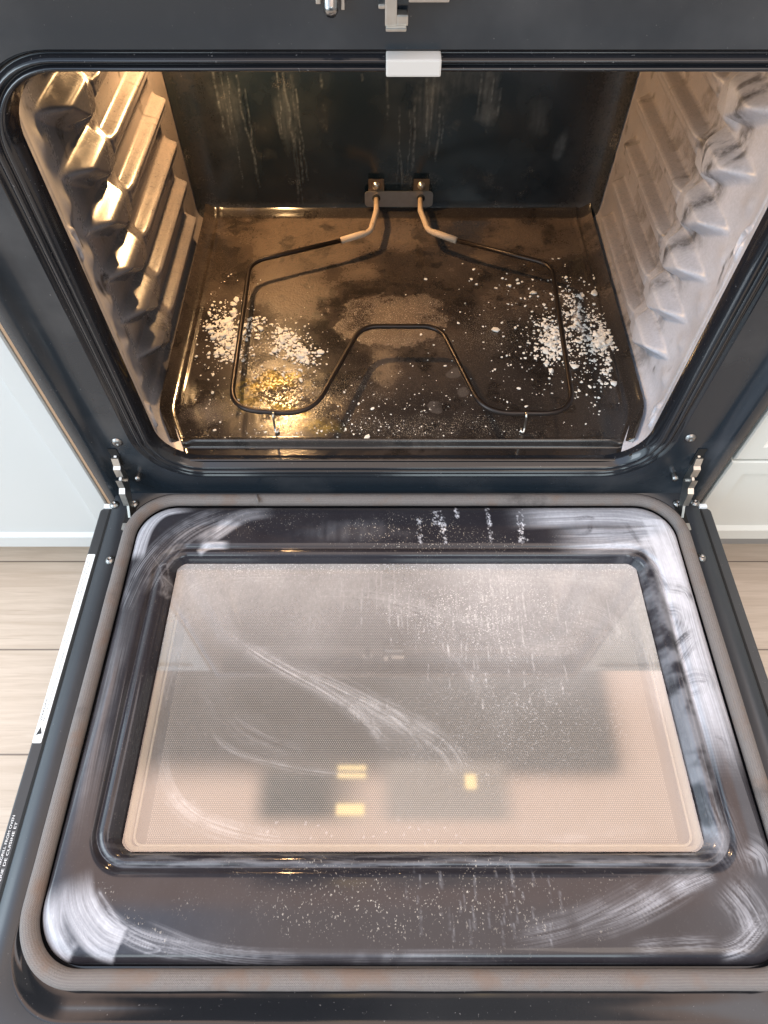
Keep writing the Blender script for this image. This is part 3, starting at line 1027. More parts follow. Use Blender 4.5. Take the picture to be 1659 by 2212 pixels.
for Xc, lean in ((591, 1), (1136, -1)):
    a0 = A(Xc, 894, EZ + 0.002); b0 = at(Xc + 3 * lean, 934, ZF + 0.002)
    P0 = [a0 + (0, 0, 0.003), a0 + (0.0, -0.005, 0.0), b0 + (0, 0.004, 0.004), b0 + (0.0018 * lean, -0.001, 0.0), b0 + (0.0045 * lean, 0.001, 0.001), b0 + (0.004 * lean, 0.005, 0.003)]
    v, f = tube(round_path(P0, 0.002, 5), 0.0014, 8)
    mesh('support_leg', v, f, M_ZINC, EL)

# --- parts at the top of the frame
v, f = bm_out(bevel_box((-0.0262, -0.0125, 0.4865), (0.0098, 0.002, 0.4965), 0.0012))
mesh('latch_cover', v, f, M_WHITE_PLASTIC, frame, smooth=False)
hk = join(bm_out(bevel_box((-0.0270, -0.012, 0.5145), (-0.0195, -0.002, 0.545), 0.001)),
          bm_out(bevel_box((-0.0197, -0.0115, 0.5145), (-0.0125, -0.0025, 0.5205), 0.001)),
          bm_out(bevel_box((-0.0265, -0.0145, 0.5125), (-0.0135, -0.0105, 0.5150), 0.001)),
          bm_out(bevel_box((-0.0310, -0.012, 0.5235), (-0.0268, -0.002, 0.5262), 0.001)))
mesh('lock_hook', *hk, M_ZINC, frame, smooth=False)
mesh('lock_plate', *bm_out(bevel_box((-0.0125, -0.008, 0.5255), (0.0125, -0.001, 0.545), 0.001)), M_ZINC, frame, smooth=False)
pg = lathe([(0.0, 0.017), (0.003, 0.0165), (0.0045, 0.014), (0.0045, 0.0), (0.0075, 0.0), (0.0075, -0.003)], 18, (-0.060, 0.0, 0.531), (0, -0.8, -0.6))
mesh('plunger_switch', *pg, M_SCREW, frame)
mesh('switch_clip', *join(bm_out(bevel_box((-0.0695, -0.006, 0.524), (-0.0665, 0.001, 0.545), 0.0008)), bm_out(bevel_box((-0.0540, -0.006, 0.521), (-0.0518, 0.001, 0.545), 0.0008))), M_ZINC, frame, smooth=False)


def screw(name, p, ax, parent, r=0.0052):
    ax = np.asarray(ax, float)
    a_ = lathe([(r * 1.15, -0.0004), (r * 1.15, 0.0004), (r, 0.0012), (r * 0.82, 0.0026), (r * 0.5, 0.0034), (r * 0.36, 0.0035), (r * 0.30, 0.0018), (0.0, 0.0017)], 20, p, ax)
    mesh(name, *a_, M_SCREW, parent)


for X0, Y0 in ((253, 955), (1491, 946)):
    screw('screw', at_y(X0, Y0, 0.0), (0, -1, 0), frame, 0.0056)

# --- the door, let down flat
dl = []
for hw, y0, y1, r, z in ((0.3885, -0.639, -0.0215, 0.006, -0.050), (0.3895, -0.640, -0.0205, 0.006, -0.047), (0.3895, -0.640, -0.0205, 0.006, -0.0050),
                         (0.3886, -0.639, -0.0214, 0.006, -0.0038), (0.3875, -0.638, -0.0225, 0.006, -0.0035), (0.3440, -0.520, -0.0230, 0.03, -0.0060), (0.3400, -0.510, -0.0280, 0.03, -0.0300)):
    L = rrect(-hw, hw, y0, y1, r, 30, 8)
    dl.append(np.stack([L[:, 0], L[:, 1], np.full(len(L), z)], 1))
DL = np.array(dl)
nd = DL.shape[1]
Fd = grid_faces(nd, len(dl), True)[:, ::-1].tolist()
Fd.append([i * len(dl) + len(dl) - 1 for i in range(nd)])
Fd.append([i * len(dl) for i in range(nd)][::-1])
door = mesh('oven_door', DL.transpose(1, 0, 2).reshape(-1, 3), Fd, M_SLAB, OV, smooth=False)
# steel rail round the panel: outer edge to the gasket channel
for s in (-1, 1):
    box('edge_gap', (s * 0.3758 - 0.0019, -0.640, -0.0040), (s * 0.3758 + 0.0019, -0.021, -0.0032), M_DARKHOLE, door, 0)
XR = 0.3745
prof = [((XR, -0.6380, -0.0185), 0.012, -0.0105), ((XR, -0.637, -0.0190), 0.012, -0.003), ((XR - 0.0015, -0.6355, -0.0195), 0.011, -0.0006), ((XR - 0.004, -0.633, -0.0200), 0.010, 0.0)]
loops = []
def rl(hw, y0, y1, r, z):
    L = rrect(-hw, hw, y0, y1, r, 60, 16, 60)
    return np.stack([L[:, 0], L[:, 1], np.full(len(L), z)], 1)
loops.append(rl(0.3740, -0.6380, 0.0045, 0.004, -0.0060))
loops.append(rl(0.3740, -0.6375, 0.0042, 0.004, -0.0022))
loops.append(rl(0.3722, -0.6360, 0.0032, 0.004, 0.0))
loops.append(rl(0.3520, -0.5400, -0.0010, 0.058, 0.0))
loops.append(rl(0.3518, -0.5395, -0.0010, 0.058, -0.0002))
loops.append(rl(0.3505, -0.5350, -0.0022, 0.058, -0.0004))
loops.append(rl(0.3490, -0.5290, -0.0035, 0.058, -0.0030))
loops.append(rl(0.3480, -0.5220, -0.0050, 0.058, -0.0050))
loops.append(rl(0.3330, -0.5000, -0.0220, 0.046, -0.0050))
LP = np.array(loops)
rail = mesh('door_rail', LP[:5].transpose(1, 0, 2).reshape(-1, 3), grid_faces(LP.shape[1], 5, True)[:, ::-1], M_RAIL, door)
mesh('gasket_channel', LP[4:].transpose(1, 0, 2).reshape(-1, 3), grid_faces(LP.shape[1], LP.shape[0] - 4, True)[:, ::-1], M_BLACK, door)

# inner panel between the gasket and the window
WX, WY0, WY1, WR = 0.2745, -0.4100, -0.1030, 0.0135
NR = 130
outer = dict(x=0.3335, y0=-0.5005, y1=-0.0215, r=0.046)
sN = np.linspace(0, 1, NR)
loops = []
ns_, nc_, nys = 420, 60, 330
Lo = rrect(-outer['x'], outer['x'], outer['y0'], outer['y1'], outer['r'], ns_, nc_, nys)
Lr = rrect(-WX - 0.024, WX + 0.024, WY0 - 0.016, WY1 + 0.017, 0.034, ns_, nc_, nys)
Li = rrect(-WX, WX, WY0, WY1, WR, ns_, nc_, nys)
for s in sN:
    if s < 0.80:
        a = s / 0.80
        xy = Lo * (1 - a) + Lr * a
        dist = np.linalg.norm(Lo - xy, axis=1)
        z = -0.006 + 0.0135 * np.sqrt(np.clip(1 - (1 - np.clip(dist / 0.016, 0, 1)) ** 2, 0, 1))
        z = z + 0.0012 * np.sin(np.clip(a, 0, 1) * math.pi)
        dl = np.linalg.norm(Lr - xy, axis=1)
        z = z - 0.0035 * np.exp(-(dl / 0.0035) ** 2)
    else:
        a = (s - 0.80) / 0.20
        xy = Lr * (1 - a) + Li * a
        z = np.full(len(xy), (0.004 * (1 - a) + 0.0045 * math.sin(math.pi * min(1.0, a * 1.35)) - 0.0115 * sstep(np.array(a), 0.62, 1.0)))
    loops.append(np.stack([xy[:, 0], xy[:, 1], z], 1))
LP = np.array(loops)
V = LP.transpose(1, 0, 2).reshape(-1, 3)
x, y = V[:, 0].copy(), V[:, 1].copy()
n1, n2, n3 = fbm(x, y, 10, 201), fbm(x, y, 40, 205), fbm(x, y * 0.4, 160, 209, 3)
film_sheen = 0.008 + 0.03 * n1 * n2
Z0 = 0.006
P = lambda a, b: at(a, b, 0.006)[:2]
def st(lst, w, a, **k):
    stroke(film_sheen, x, y, pts(lst, Z0), w, a, **k)
# upper left corner: window reflection painted pale, with wiped arcs
st([(285, 1215), (312, 1140), (355, 1100), (430, 1088)], 0.015, 0.72, seed=11, streaks=7, contrast=0.35, fade=(0.1, 0.3), soft=0.25)
st([(262, 1330), (320, 1215), (400, 1140), (500, 1098)], 0.013, 0.22, seed=12, streaks=12, contrast=0.95)
st([(310, 1290), (360, 1210), (430, 1150), (560, 1098)], 0.010, 0.16, seed=13, streaks=9, contrast=0.95)
st([(425, 1180), (470, 1150), (530, 1115), (600, 1105)], 0.014, 0.62, seed=14, streaks=5, contrast=0.6, soft=0.6)
st([(425, 1195), (455, 1180), (500, 1178)], 0.007, 0.7, seed=15, streaks=3, contrast=0.4, soft=0.7)
# upper right and right strip: window reflection painted pale, with dark finger smears
st([(1080, 1118), (1200, 1112), (1330, 1110), (1440, 1125)], 0.024, 0.80, seed=16, streaks=4, contrast=0.35, fade=(0.35, 0.02), soft=0.5)
st([(1180, 1170), (1300, 1168), (1420, 1160)], 0.022, 0.78, seed=17, streaks=5, contrast=0.45, fade=(0.5, 0.05), soft=0.5)
st([(1425, 1120), (1465, 1230), (1510, 1400), (1560, 1560), (1600, 1700)], 0.026, 0.90, seed=18, streaks=3, contrast=0.25, fade=(0.02, 0.35), soft=0.25)
st([(1400, 1150), (1440, 1230), (1480, 1340)], 0.02, 0.72, seed=28, streaks=3, contrast=0.3, fade=(0.1, 0.3), soft=0.5)
for k, (lst, w, a) in enumerate((
        ([(1370, 1195), (1420, 1240), (1450, 1290)], .007, .9), ([(1425, 1262), (1480, 1275), (1500, 1310)], .012, .9), ([(1430, 1310), (1470, 1330), (1462, 1372)], .012, .85),
        ([(1440, 1420), (1470, 1385), (1500, 1360)], .008, .9), ([(1452, 1450), (1475, 1420), (1505, 1380)], .006, .8), ([(1468, 1472), (1500, 1462), (1530, 1470), (1528, 1492)], .011, .95),
        ([(1470, 1500), (1510, 1496), (1520, 1480)], .004, .8), ([(1500, 1560), (1520, 1640), (1530, 1700)], .012, .7), ([(1540, 1590), (1560, 1600), (1570, 1620)], .003, .7),
        ([(1560, 1640), (1585, 1660), (1600, 1690)], .006, .7), ([(1525, 1720), (1580, 1730), (1620, 1740)], .010, .95), ([(1540, 1780), (1600, 1800), (1640, 1830)], .02, .75),
        ([(1110, 1095), (1150, 1090), (1180, 1097)], .005, .8), ([(1230, 1125), (1270, 1120), (1285, 1126)], .004, .8), ([(1240, 1160), (1270, 1150), (1275, 1130)], .004, .8),
        ([(1345, 1125), (1370, 1160), (1385, 1180)], .004, .7), ([(1300, 1142), (1370, 1140), (1440, 1138)], .002, .6), ([(1330, 1155), (1390, 1150), (1430, 1150)], .0016, .6),
        ([(1590, 1990), (1600, 1920), (1630, 1860)], .012, .85), ([(1640, 2010), (1640, 1930), (1655, 1880)], .006, .6))):
    st(lst, w * 1.1, a * 0.72, sub=True, seed=60 + k, streaks=7, contrast=0.8, soft=0.75, fade=(0.25, 0.35))
# lower right: wisps
for k, (lst, w, a) in enumerate((([(1230, 2015), (1340, 1985), (1450, 1930), (1540, 1870)], .012, .55), ([(1290, 2000), (1400, 1940), (1530, 1850)], .010, .50), ([(1080, 2030), (1250, 1990), (1420, 1900)], .014, .28),
                                 ([(1545, 2060), (1600, 2040), (1650, 1980)], .010, .75), ([(1560, 1900), (1610, 1960), (1640, 2030)], .022, .50), ([(1600, 1820), (1640, 1850), (1655, 1900)], .018, .45),
                                 ([(1520, 1700), (1560, 1800), (1600, 1900)], .02, .25), ([(1350, 2050), (1450, 2040), (1560, 2035)], .008, .3), ([(1440, 1930), (1500, 1905), (1545, 1885)], .008, .6))):
    st(lst, w * 1.15, a * 0.55, seed=90 + k, streaks=13, contrast=0.95, soft=0.85, fade=(0.3, 0.25))
# lower left: window reflection painted as a white patch, with wipe streaks
st([(118, 1900), (108, 1990), (125, 2050), (150, 2078)], 0.016, 0.66, seed=120, streaks=5, contrast=0.22, fade=(0.3, 0.1), soft=0.5)
st([(165, 1880), (175, 1960), (215, 2020), (262, 2045)], 0.017, 0.62, seed=121, streaks=5, contrast=0.25, fade=(0.35, 0.05), soft=0.4)
st([(200, 1925), (240, 1990), (330, 2040), (480, 2062)], 0.010, 0.40, seed=122, streaks=9, contrast=0.8, soft=0.6)
st([(130, 1990), (170, 2060), (205, 2085)], 0.006, 0.8, sub=True, seed=123, streaks=3, soft=0.6)
st([(300, 2000), (480, 2060), (760, 2072), (1150, 2070)], 0.008, 0.18, seed=124, streaks=6)
# left strip: faint lengthwise wiping
for k in range(7):
    st([(300 - k * 7, 1250 + k * 9), (235 - k * 6, 1550), (170 - k * 4, 1850)], 0.010, 0.035, seed=130 + k, streaks=9, contrast=0.95, fade=(0.3, 0.3))
# top band: drips and crust
gr = np.zeros_like(x)
gr += 1.3 * blob(x, y, P(880, 1150), (0.11, 0.035), 0, 0.9, 0.6, 31) + 0.7 * blob(x, y, P(1010, 1175), (0.12, 0.02), 0, 0.8, 0.6, 32)
gr += 0.45 * blob(x, y, P(560, 1130), (0.09, 0.03), 0, 0.9, 0.7, 33)
gr += 0.75 * blob(x, y, P(980, 1950), (0.17, 0.045), 0, 0.9, 0.8, 34) + 0.5 * blob(x, y, P(700, 1930), (0.13, 0.04), 0, 0.9, 0.8, 35) + 0.03
gr += 0.7 * blob(x, y, P(300, 1990), (0.06, 0.006), -0.6, 0.6, 0.8, 36)
g = np.random.default_rng(9)
film_sheen += 0.10 * blob(x, y, P(760, 1150), (0.08, 0.02), 0, 0.7, 0.4, 37) * fbm(x * 3, y * 0.4, 60, 38)
sp_runs = []
for X0, Y0, Y1 in ((950, 1100, 1165), (958, 1115, 1175), (940, 1105, 1140), (1050, 1090, 1140), (1054, 1110, 1172), (1122, 1100, 1170), (905, 1120, 1175), (985, 1095, 1120), (1120, 1120, 1190)):
    a_, b_ = P(X0, Y0), P(X0 + g.normal(0, 2), Y1); sp_runs.append((a_[0], a_[1], b_[1]))
for X0, y0, y1 in sp_runs:          # crusted runs: beads and crumbs of dried cleaner
    for q_ in range(26):
        s_ = g.random()
        cx_, cy_ = X0 + g.normal(0, 0.0016), y0 + (y1 - y0) * s_
        film_sheen += g.uniform(0.15, 0.65) * blob(x, y, (cx_, cy_), (g.uniform(.0005, .0013), g.uniform(.0008, .0030)), g.normal(0, .3), 0.4, 0.25, int(g.integers(1e5)))
sp_runs = []
for k in range(34):
    X0, Y0 = g.uniform(860, 1230), g.uniform(1865, 2000)
    a_, b_ = P(X0, Y0), P(X0 + g.normal(0, 3), Y0 + g.uniform(12, 60)); sp_runs.append((a_[0], a_[1], b_[1]))
drips(film_sheen, x, y, sp_runs, 0.16, 7, (0.0004, 0.0009))
for lst in ([(330, 1200), (345, 1225), (352, 1245), (372, 1262), (352, 1290)], [(345, 1225), (360, 1220), (362, 1250)], [(215, 1925), (240, 1960), (262, 1995), (300, 2020)], [(230, 1960), (280, 2015), (345, 2050), (310, 2060)]):
    st(lst, 0.0013, 0.2, seed=len(lst) + 140, streaks=2, contrast=0.5, soft=0.8, fade=(0.05, 0.05))
st([(352, 1240), (358, 1265), (352, 1290)], 0.008, 0.35, seed=150, streaks=3, soft=0.6)
# rim of the window: greasy film on the right and bottom
rim = np.tile(sN > 0.80, len(Lo)).astype(float)
film_sheen += rim * 0.22 * sstep(x, 0.24, 0.29) * sstep(n2, 0.35, 0.65)
film_sheen += rim * 0.14 * sstep(-y, 0.40, 0.42) * sstep(fbm(x * 0.25, y * 2.5, 120, 210), 0.35, 0.7)
gr += rim * 0.06
dp = mesh('door_panel', V, grid_faces(LP.shape[1], NR, True)[:, ::-1], M_PANEL, door, attrs=dict(film_sheen=np.clip(film_sheen, 0, 1), grain=np.clip(gr, 0, 1)))

# gasket
def gasket():
    L = rrect(-0.3408, 0.3408, -0.5095, -0.0140, 0.053, 260, 60, 260)
    n = len(L)
    T = np.roll(L, -1, 0) - np.roll(L, 1, 0)
    T /= np.linalg.norm(T, axis=1)[:, None]
    N = np.stack([T[:, 1], -T[:, 0]], 1)
    seg = np.linalg.norm(np.roll(L, -1, 0) - L, axis=1)
    al = np.concatenate([[0], np.cumsum(seg)])
    L = np.vstack([L, L[:1]]); N = np.vstack([N, N[:1]])
    k = 28
    a = np.linspace(0, 2 * math.pi, k)
    wob = 1 + 0.04 * (fbm(al, al * 0, 20, 300) - 0.5) * 2
    r = 0.0078 * wob
    z0 = 0.0045
    V = np.zeros((n + 1, k, 3))
    V[:, :, 0] = L[:, 0:1] + N[:, 0:1] * r[:, None] * np.cos(a)
    V[:, :, 1] = L[:, 1:2] + N[:, 1:2] * r[:, None] * np.cos(a)
    V[:, :, 2] = z0 + r[:, None] * 0.95 * np.sin(a)
    V[-1] = V[0]
    return V.reshape(-1, 3), grid_faces(n + 1, k), np.repeat(al, k), np.tile(a, n + 1)


v, f, al, ar = gasket()
mesh('gasket', v, f, M_GASKET, door, attrs=dict(along=al, around=ar))
mesh('gasket_joint', *tube([at(555, 1068, 0.0112), at(556, 1079, 0.0134), at(559, 1088, 0.0105)], [0.0008, 0.0022, 0.0008], 8), M_GASKET, door)

# window: spacer, dotted screen, glass
zg, zs = -0.0062, -0.0205
Lw = rrect(-WX - 0.001, WX + 0.001, WY0 - 0.001, WY1 + 0.001, WR, 30, 12)
Lw2 = rrect(-WX + 0.004, WX - 0.004, WY0 + 0.003, WY1 - 0.004, WR - 0.006, 30, 12)
rg = [np.stack([L[:, 0], L[:, 1], np.full(len(L), z)], 1) for L, z in ((Lw, -0.0070), (Lw, -0.0085), (Lw2, -0.0090), (Lw2, -0.0200), (Lw, -0.0202))]
RG = np.array(rg)
mesh('window_spacer', RG.transpose(1, 0, 2).reshape(-1, 3), grid_faces(len(Lw), len(rg), True)[:, ::-1], M_CREAM, door, smooth=False)
mesh('dotted_screen', [(-WX, WY0, zs), (WX, WY0, zs), (WX, WY1, zs), (-WX, WY1, zs)], [[0, 1, 2, 3]], M_SCREEN, door, smooth=False)
Ls = rrect(-WX + 0.0075, WX - 0.0075, WY0 + 0.004, WY1 - 0.0085, 0.009, 30, 12)
Ls = np.vstack([Ls, Ls[:1]])
v, f = tube(np.stack([Ls[:, 0], Ls[:, 1], np.full(len(Ls), -0.0098)], 1), 0.0013, 8, cap=False)
mesh('window_seal', v, f, M_CREAM, door)
# glass as a fine sheet that carries its smears
nx, ny = 560, 330
xg = np.linspace(-WX - 0.002, WX + 0.002, nx)
yg = np.linspace(WY0 - 0.002, WY1 + 0.002, ny)
X, Y = np.meshgrid(xg, yg, indexing='ij')
x, y = X.ravel(), Y.ravel()
n1, n2 = fbm(x, y, 10, 401), fbm(x, y, 40, 405)
film_sheen = 0.05 + 0.07 * n1 + 0.16 * sstep(x, -0.05, 0.15) * sstep(y, -0.32, -0.20) * (0.5 + n1 * 0.7)
film_sheen += 0.36 * sstep(y, -0.29, -0.11) * (0.6 + 0.6 * n1)
Z0 = zg
for k, (lst, w, a, s_) in enumerate((
        ([(440, 1320), (560, 1410), (700, 1490), (800, 1560), (880, 1640)], .012, .62, 12), ([(600, 1430), (740, 1490), (860, 1560), (940, 1650)], .014, .60, 10),
        ([(700, 1480), (850, 1545), (960, 1610), (1010, 1690)], .014, .55, 9), ([(740, 1500), (800, 1560), (850, 1620)], .008, .45, 8),
        ([(760, 1290), (900, 1330), (1000, 1420), (1080, 1560)], .018, .25, 12), ([(900, 1300), (1060, 1370), (1200, 1400), (1340, 1370)], .014, .32, 12),
        ([(650, 1285), (820, 1290), (1000, 1330), (1150, 1350)], .012, .32, 12), ([(1200, 1300), (1290, 1320), (1340, 1360), (1330, 1390)], .010, .38, 8),
        ([(1130, 1320), (1250, 1345), (1330, 1365)], .016, .25, 10), ([(380, 1310), (430, 1260), (560, 1245), (760, 1250)], .016, .32, 10),
        ([(390, 1360), (370, 1440), (340, 1540)], .012, .22, 10), ([(340, 1620), (360, 1700), (430, 1770), (560, 1810), (700, 1820)], .012, .36, 8),
        ([(350, 1560), (365, 1680), (420, 1760), (520, 1800)], .008, .36, 6), ([(450, 1560), (500, 1620), (640, 1660), (800, 1680)], .004, .40, 4),
        ([(1050, 1600), (1150, 1500), (1300, 1450)], .02, .16, 10), ([(1000, 1250), (1200, 1250), (1380, 1262)], .010, .30, 7), ([(1370, 1300), (1410, 1450), (1440, 1600)], .010, .30, 6),
        ([(1100, 1800), (1250, 1810), (1430, 1800)], .012, .20, 8), ([(420, 1400), (520, 1560), (700, 1640)], .02, .14, 14))):
    stroke(film_sheen, x, y, pts(lst, Z0), w * 1.25, a * 0.55, streaks=s_ * 1.6, seed=500 + k, contrast=1.0, soft=0.9, fade=(0.3, 0.3))
P2 = lambda a, b: at(a, b, zg)[:2]
g = np.random.default_rng(21)
rs = []
for k in range(70):
    X0 = g.choice([g.normal(1010, 40), g.normal(1090, 40), g.uniform(800, 1250)])
    Y0 = g.uniform(1225, 1520); Y1 = Y0 + g.uniform(6, 40)
    a_, b_ = P2(X0, Y0), P2(X0 + g.normal(4, 4), Y1); rs.append((a_[0], a_[1], b_[1]))
for X0, Y0, Y1 in ((1075, 1225, 1290), (1092, 1240, 1340), (1058, 1230, 1285), (1130, 1280, 1340), (1125, 1340, 1430)):
    a_, b_ = P2(X0, Y0), P2(X0 + 8, Y1); rs.append((a_[0], a_[1], b_[1]))
drips(film_sheen, x, y, rs, 0.34, 8, (0.0004, 0.0009))
dark = np.zeros_like(x)
rs = []
for k in range(26):
    X0, Y0 = g.uniform(640, 1340), g.uniform(1215, 1330)
    a_, b_ = P2(X0, Y0), P2(X0 + g.normal(2, 6), Y0 + g.uniform(20, 90)); rs.append((a_[0], a_[1], b_[1]))
drips(dark, x, y, rs, 0.42, 9, (0.0004, 0.0008))
for k in range(22):
    c0 = P2(g.uniform(560, 1000), g.uniform(1770, 1825)); dark += 0.8 * blob(x, y, c0, (g.uniform(.0007, .0016), .0008), g.uniform(0, 3), 0.5, 0.1, k)
grain = 0.10 + 0.55 * blob(x, y, P2(1030, 1330), (0.13, 0.07), 0, 0.9, 0.6, 51) + 0.25 * blob(x, y, P2(1100, 1550), (0.15, 0.08), 0, 0.9, 0.6, 52)
grain += 0.5 * sstep(y, WY1 - 0.02, WY1)
mesh('window_glass', np.stack([X, Y, np.full_like(X, zg)], -1).reshape(-1, 3), grid_faces(nx, ny), M_GLASS, door,
     attrs=dict(film_sheen=np.clip(film_sheen, 0, 0.95), grain=np.clip(grain, 0, 1), dark=np.clip(dark, 0, 1)))

# screws on the rail, hinges
for X0, Y0 in ((247, 1090), (291, 1088), (238, 1210), (1463, 1088), (1501, 1086), (1515, 1205)):
    screw('screw', at(X0, Y0, 0.0005), (0, 0, 1), door)
for s in (-1, 1):
    xc = s * 0.3475
    # slot in the rail, keeper at its lower end, the two-leaf hinge arm and its pin
    v, f = extrude([(xc - 0.0058, -0.052), (xc + 0.0058, -0.052), (xc + 0.0058, -0.014), (xc - 0.0058, -0.014)], 2, 0.0004, 0.0009)
    mesh('hinge_slot', v, f, M_DARKHOLE, door, smooth=False)
    k_ = [(-0.0058, -0.0475), (-0.0058, -0.0570), (-0.0025, -0.0580), (-0.0022, -0.0550), (0.0, -0.0540), (0.0022, -0.0550), (0.0025, -0.0580), (0.0058, -0.0570), (0.0058, -0.0475)]
    v, f = extrude([(xc + a, b) for a, b in k_], 2, 0.0010, 0.0022)
    mesh('hinge_keeper', v, f, M_ZINC, door, smooth=False)
    arm = [(0.012, 0.078), (0.004, 0.081), (-0.003, 0.077), (-0.006, 0.066), (-0.010, 0.064), (-0.012, 0.052), (-0.017, 0.050), (-0.018, 0.036), (-0.024, 0.032), (-0.028, 0.014), (-0.036, 0.004), (-0.040, -0.001), (-0.028, -0.002),
           (-0.016, 0.010), (-0.009, 0.022), (-0.002, 0.032), (0.004, 0.044), (0.007, 0.058), (0.012, 0.066)]
    v1 = extrude(arm, 0, xc - 0.0015, xc + 0.0015)
    lip = [(-0.003, 0.077), (-0.006, 0.066), (-0.010, 0.064), (-0.012, 0.052), (-0.0135, 0.052), (-0.0125, 0.065), (-0.0085, 0.067), (-0.0055, 0.0775)]
    v2 = extrude(lip, 0, xc - 0.0042, xc + 0.0042)
    lip2 = [(-0.017, 0.050), (-0.018, 0.036), (-0.024, 0.032), (-0.028, 0.014), (-0.0298, 0.0145), (-0.0258, 0.034), (-0.0200, 0.038), (-0.0190, 0.0515)]
    v3 = extrude(lip2, 0, xc - 0.0036 + 0.001 * s, xc + 0.0036 + 0.001 * s)
    v4 = lathe([(0.0024, -0.005), (0.0024, 0.005), (0.0, 0.005)], 12, (xc, -0.009, 0.040), (1, 0, 0))
    mesh('hinge_arm', *join(v1, v2, v3, v4), M_ZINC, door, smooth=False)
    # striker stud and slot on the frame beside the arm
    v, f = lathe([(0.0, 0.011), (0.0035, 0.010), (0.0042, 0.007), (0.003, 0.0)], 12, (xc - s * 0.017, 0.0, 0.042), (0, -1, 0))
    mesh('striker_stud', v, f, M_SCREW, frame)
    v, f = extrude([(xc - 0.005, 0.060), (xc + 0.005, 0.060), (xc + 0.005, 0.090), (xc - 0.005, 0.090)], 1, -0.0012, -0.0006)
    mesh('hinge_slot', v, f, M_DARKHOLE, frame, smooth=False)
    box('corner_bumper', (s * 0.3790 - 0.005, -0.0225, -0.0034), (s * 0.3790 + 0.005, -0.0170, 0.0005), M_LABEL, door, 0.0008)

# warning label on the ledge of the door, and the printed lines further down
lx0, lx1 = -0.3884, -0.3790
ly1, ly0 = float(at(205, 1197, -0.003)[1]), float(at(88, 1605, -0.003)[1])
zl = -0.0031
label = mesh('warning_label', *extrude([(p[0], p[1]) for p in rrect(lx0, lx1, ly0, ly1, 0.0012, 2, 4)], 2, -0.0036, zl), M_LABEL, door, smooth=False)


def lettering(text, size, x, y, mat, z, parent=door, rot=math.pi / 2, length=None):
    cu = bpy.data.curves.new('lettering', 'FONT')
    cu.body = text
    cu.size = size
    o = bpy.data.objects.new('lettering', cu)
    COL.objects.link(o)
    bpy.context.view_layer.update()
    wd = o.dimensions.x
    me = o.to_mesh()
    V = np.array([v_.co for v_ in me.vertices]); F = [list(p_.vertices) for p_ in me.polygons]
    o.to_mesh_clear()
    bpy.data.objects.remove(o)
    k = (length / wd) if length else 1.0
    V[:, 0] *= k
    W = np.stack([x - V[:, 1], y + V[:, 0], np.full(len(V), z)], 1)
    mesh('lettering', W, F, mat, parent, smooth=False)


zt = zl + 0.0002
# hazard mark and lines of the label
v = [(-0.3868, ly0 + 0.008, zt), (-0.3812, ly0 + 0.0035 + 0.006, zt), (-0.3840, ly0 + 0.0165, zt)]
mesh('hazard_mark', v, [[0, 1, 2]], M_INK, door, smooth=False)
lettering('WARNING', 0.0030, -0.3850, ly0 + 0.022, M_INK, zt, length=0.026)
lettering('Failure to follow this warning', 0.0022, -0.3822, ly0 + 0.022, M_INK, zt, length=0.046)
lettering('Check Installation', 0.0022, -0.3822, ly0 + 0.074, M_INK, zt, length=0.028)
lettering('Failure to follow', 0.0020, -0.3852, ly0 + 0.108, M_INK, zt, length=0.024)
lettering('the instructions', 0.0020, -0.3822, ly0 + 0.108, M_INK, zt, length=0.024)
lettering('could result in death or serious burns to children and adults', 0.0020, -0.3852, ly0 + 0.152, M_INK, zt, length=0.064)
lettering('if the range is not secured to the wall or floor as directed', 0.0020, -0.3822, ly0 + 0.150, M_INK, zt, length=0.064)
ye = float(at(57, 1762, -0.003)[1])
lettering('REMOVE ALL UTENSILS, TRAY, GRID, RACK AND CHARGRILL FROM OVEN', 0.0034, -0.3840, ye - 0.150, M_WINK, -0.0033, length=0.150)
lettering('ENLEVEZ LES USTENSILES ET LA BATTERIE DE CUISINE ET', 0.0034, -0.3796, ye - 0.152, M_WINK, -0.0033, length=0.146)

# ================================================================== white crumbs on the oven floor
def crumb_mesh(seed, flat=0.6):
    g = np.random.default_rng(seed)
    bm = bmesh.new()
    bmesh.ops.create_icosphere(bm, subdivisions=1, radius=1.0)
    ax = g.normal(size=(5, 3)); ax /= np.linalg.norm(ax, axis=1)[:, None]
    lim = g.uniform(0.45, 0.85, 5)
    for v_ in bm.verts:
        p = np.array(v_.co) * (1 + g.normal(0, 0.16))
        for a_, l_ in zip(ax, lim):
            d = p @ a_
            if d > l_: p = p - a_ * (d - l_)
        p[2] *= flat
        v_.co = p
    return bm_out(bm)


SHAPES = [crumb_mesh(s, random.choice((0.45, 0.6, 0.75))) for s in range(10)]
PROTO = {}


def crumb(k, X_, Y_, r, label, group=None, stretch=1.0, rot=None):
    p = at(X_, Y_, ZF + 0.002)
    z = floor_z(p[0], p[1]) + r * 0.33
    if k not in PROTO:
        me = bpy.data.meshes.new('white_crumb')
        me.from_pydata([tuple(q) for q in SHAPES[k][0]], [], SHAPES[k][1])
        me.materials.append(M_CRUMB)
        PROTO[k] = bpy.data.objects.new('white_crumb', me)
        o = PROTO[k]
    else:
        o = PROTO[k].copy()
    COL.objects.link(o)
    o.location = (p[0], p[1], z)
    o.scale = (r * stretch, r, r)
    o.rotation_euler = (random.uniform(-.2, .2), random.uniform(-.2, .2), random.uniform(0, 6.3) if rot is None else rot)
    o['label'] = label
    o['category'] = 'crumb'
    if group:
        o['group'] = group
    elif 'group' in o:
        del o['group']
    return o


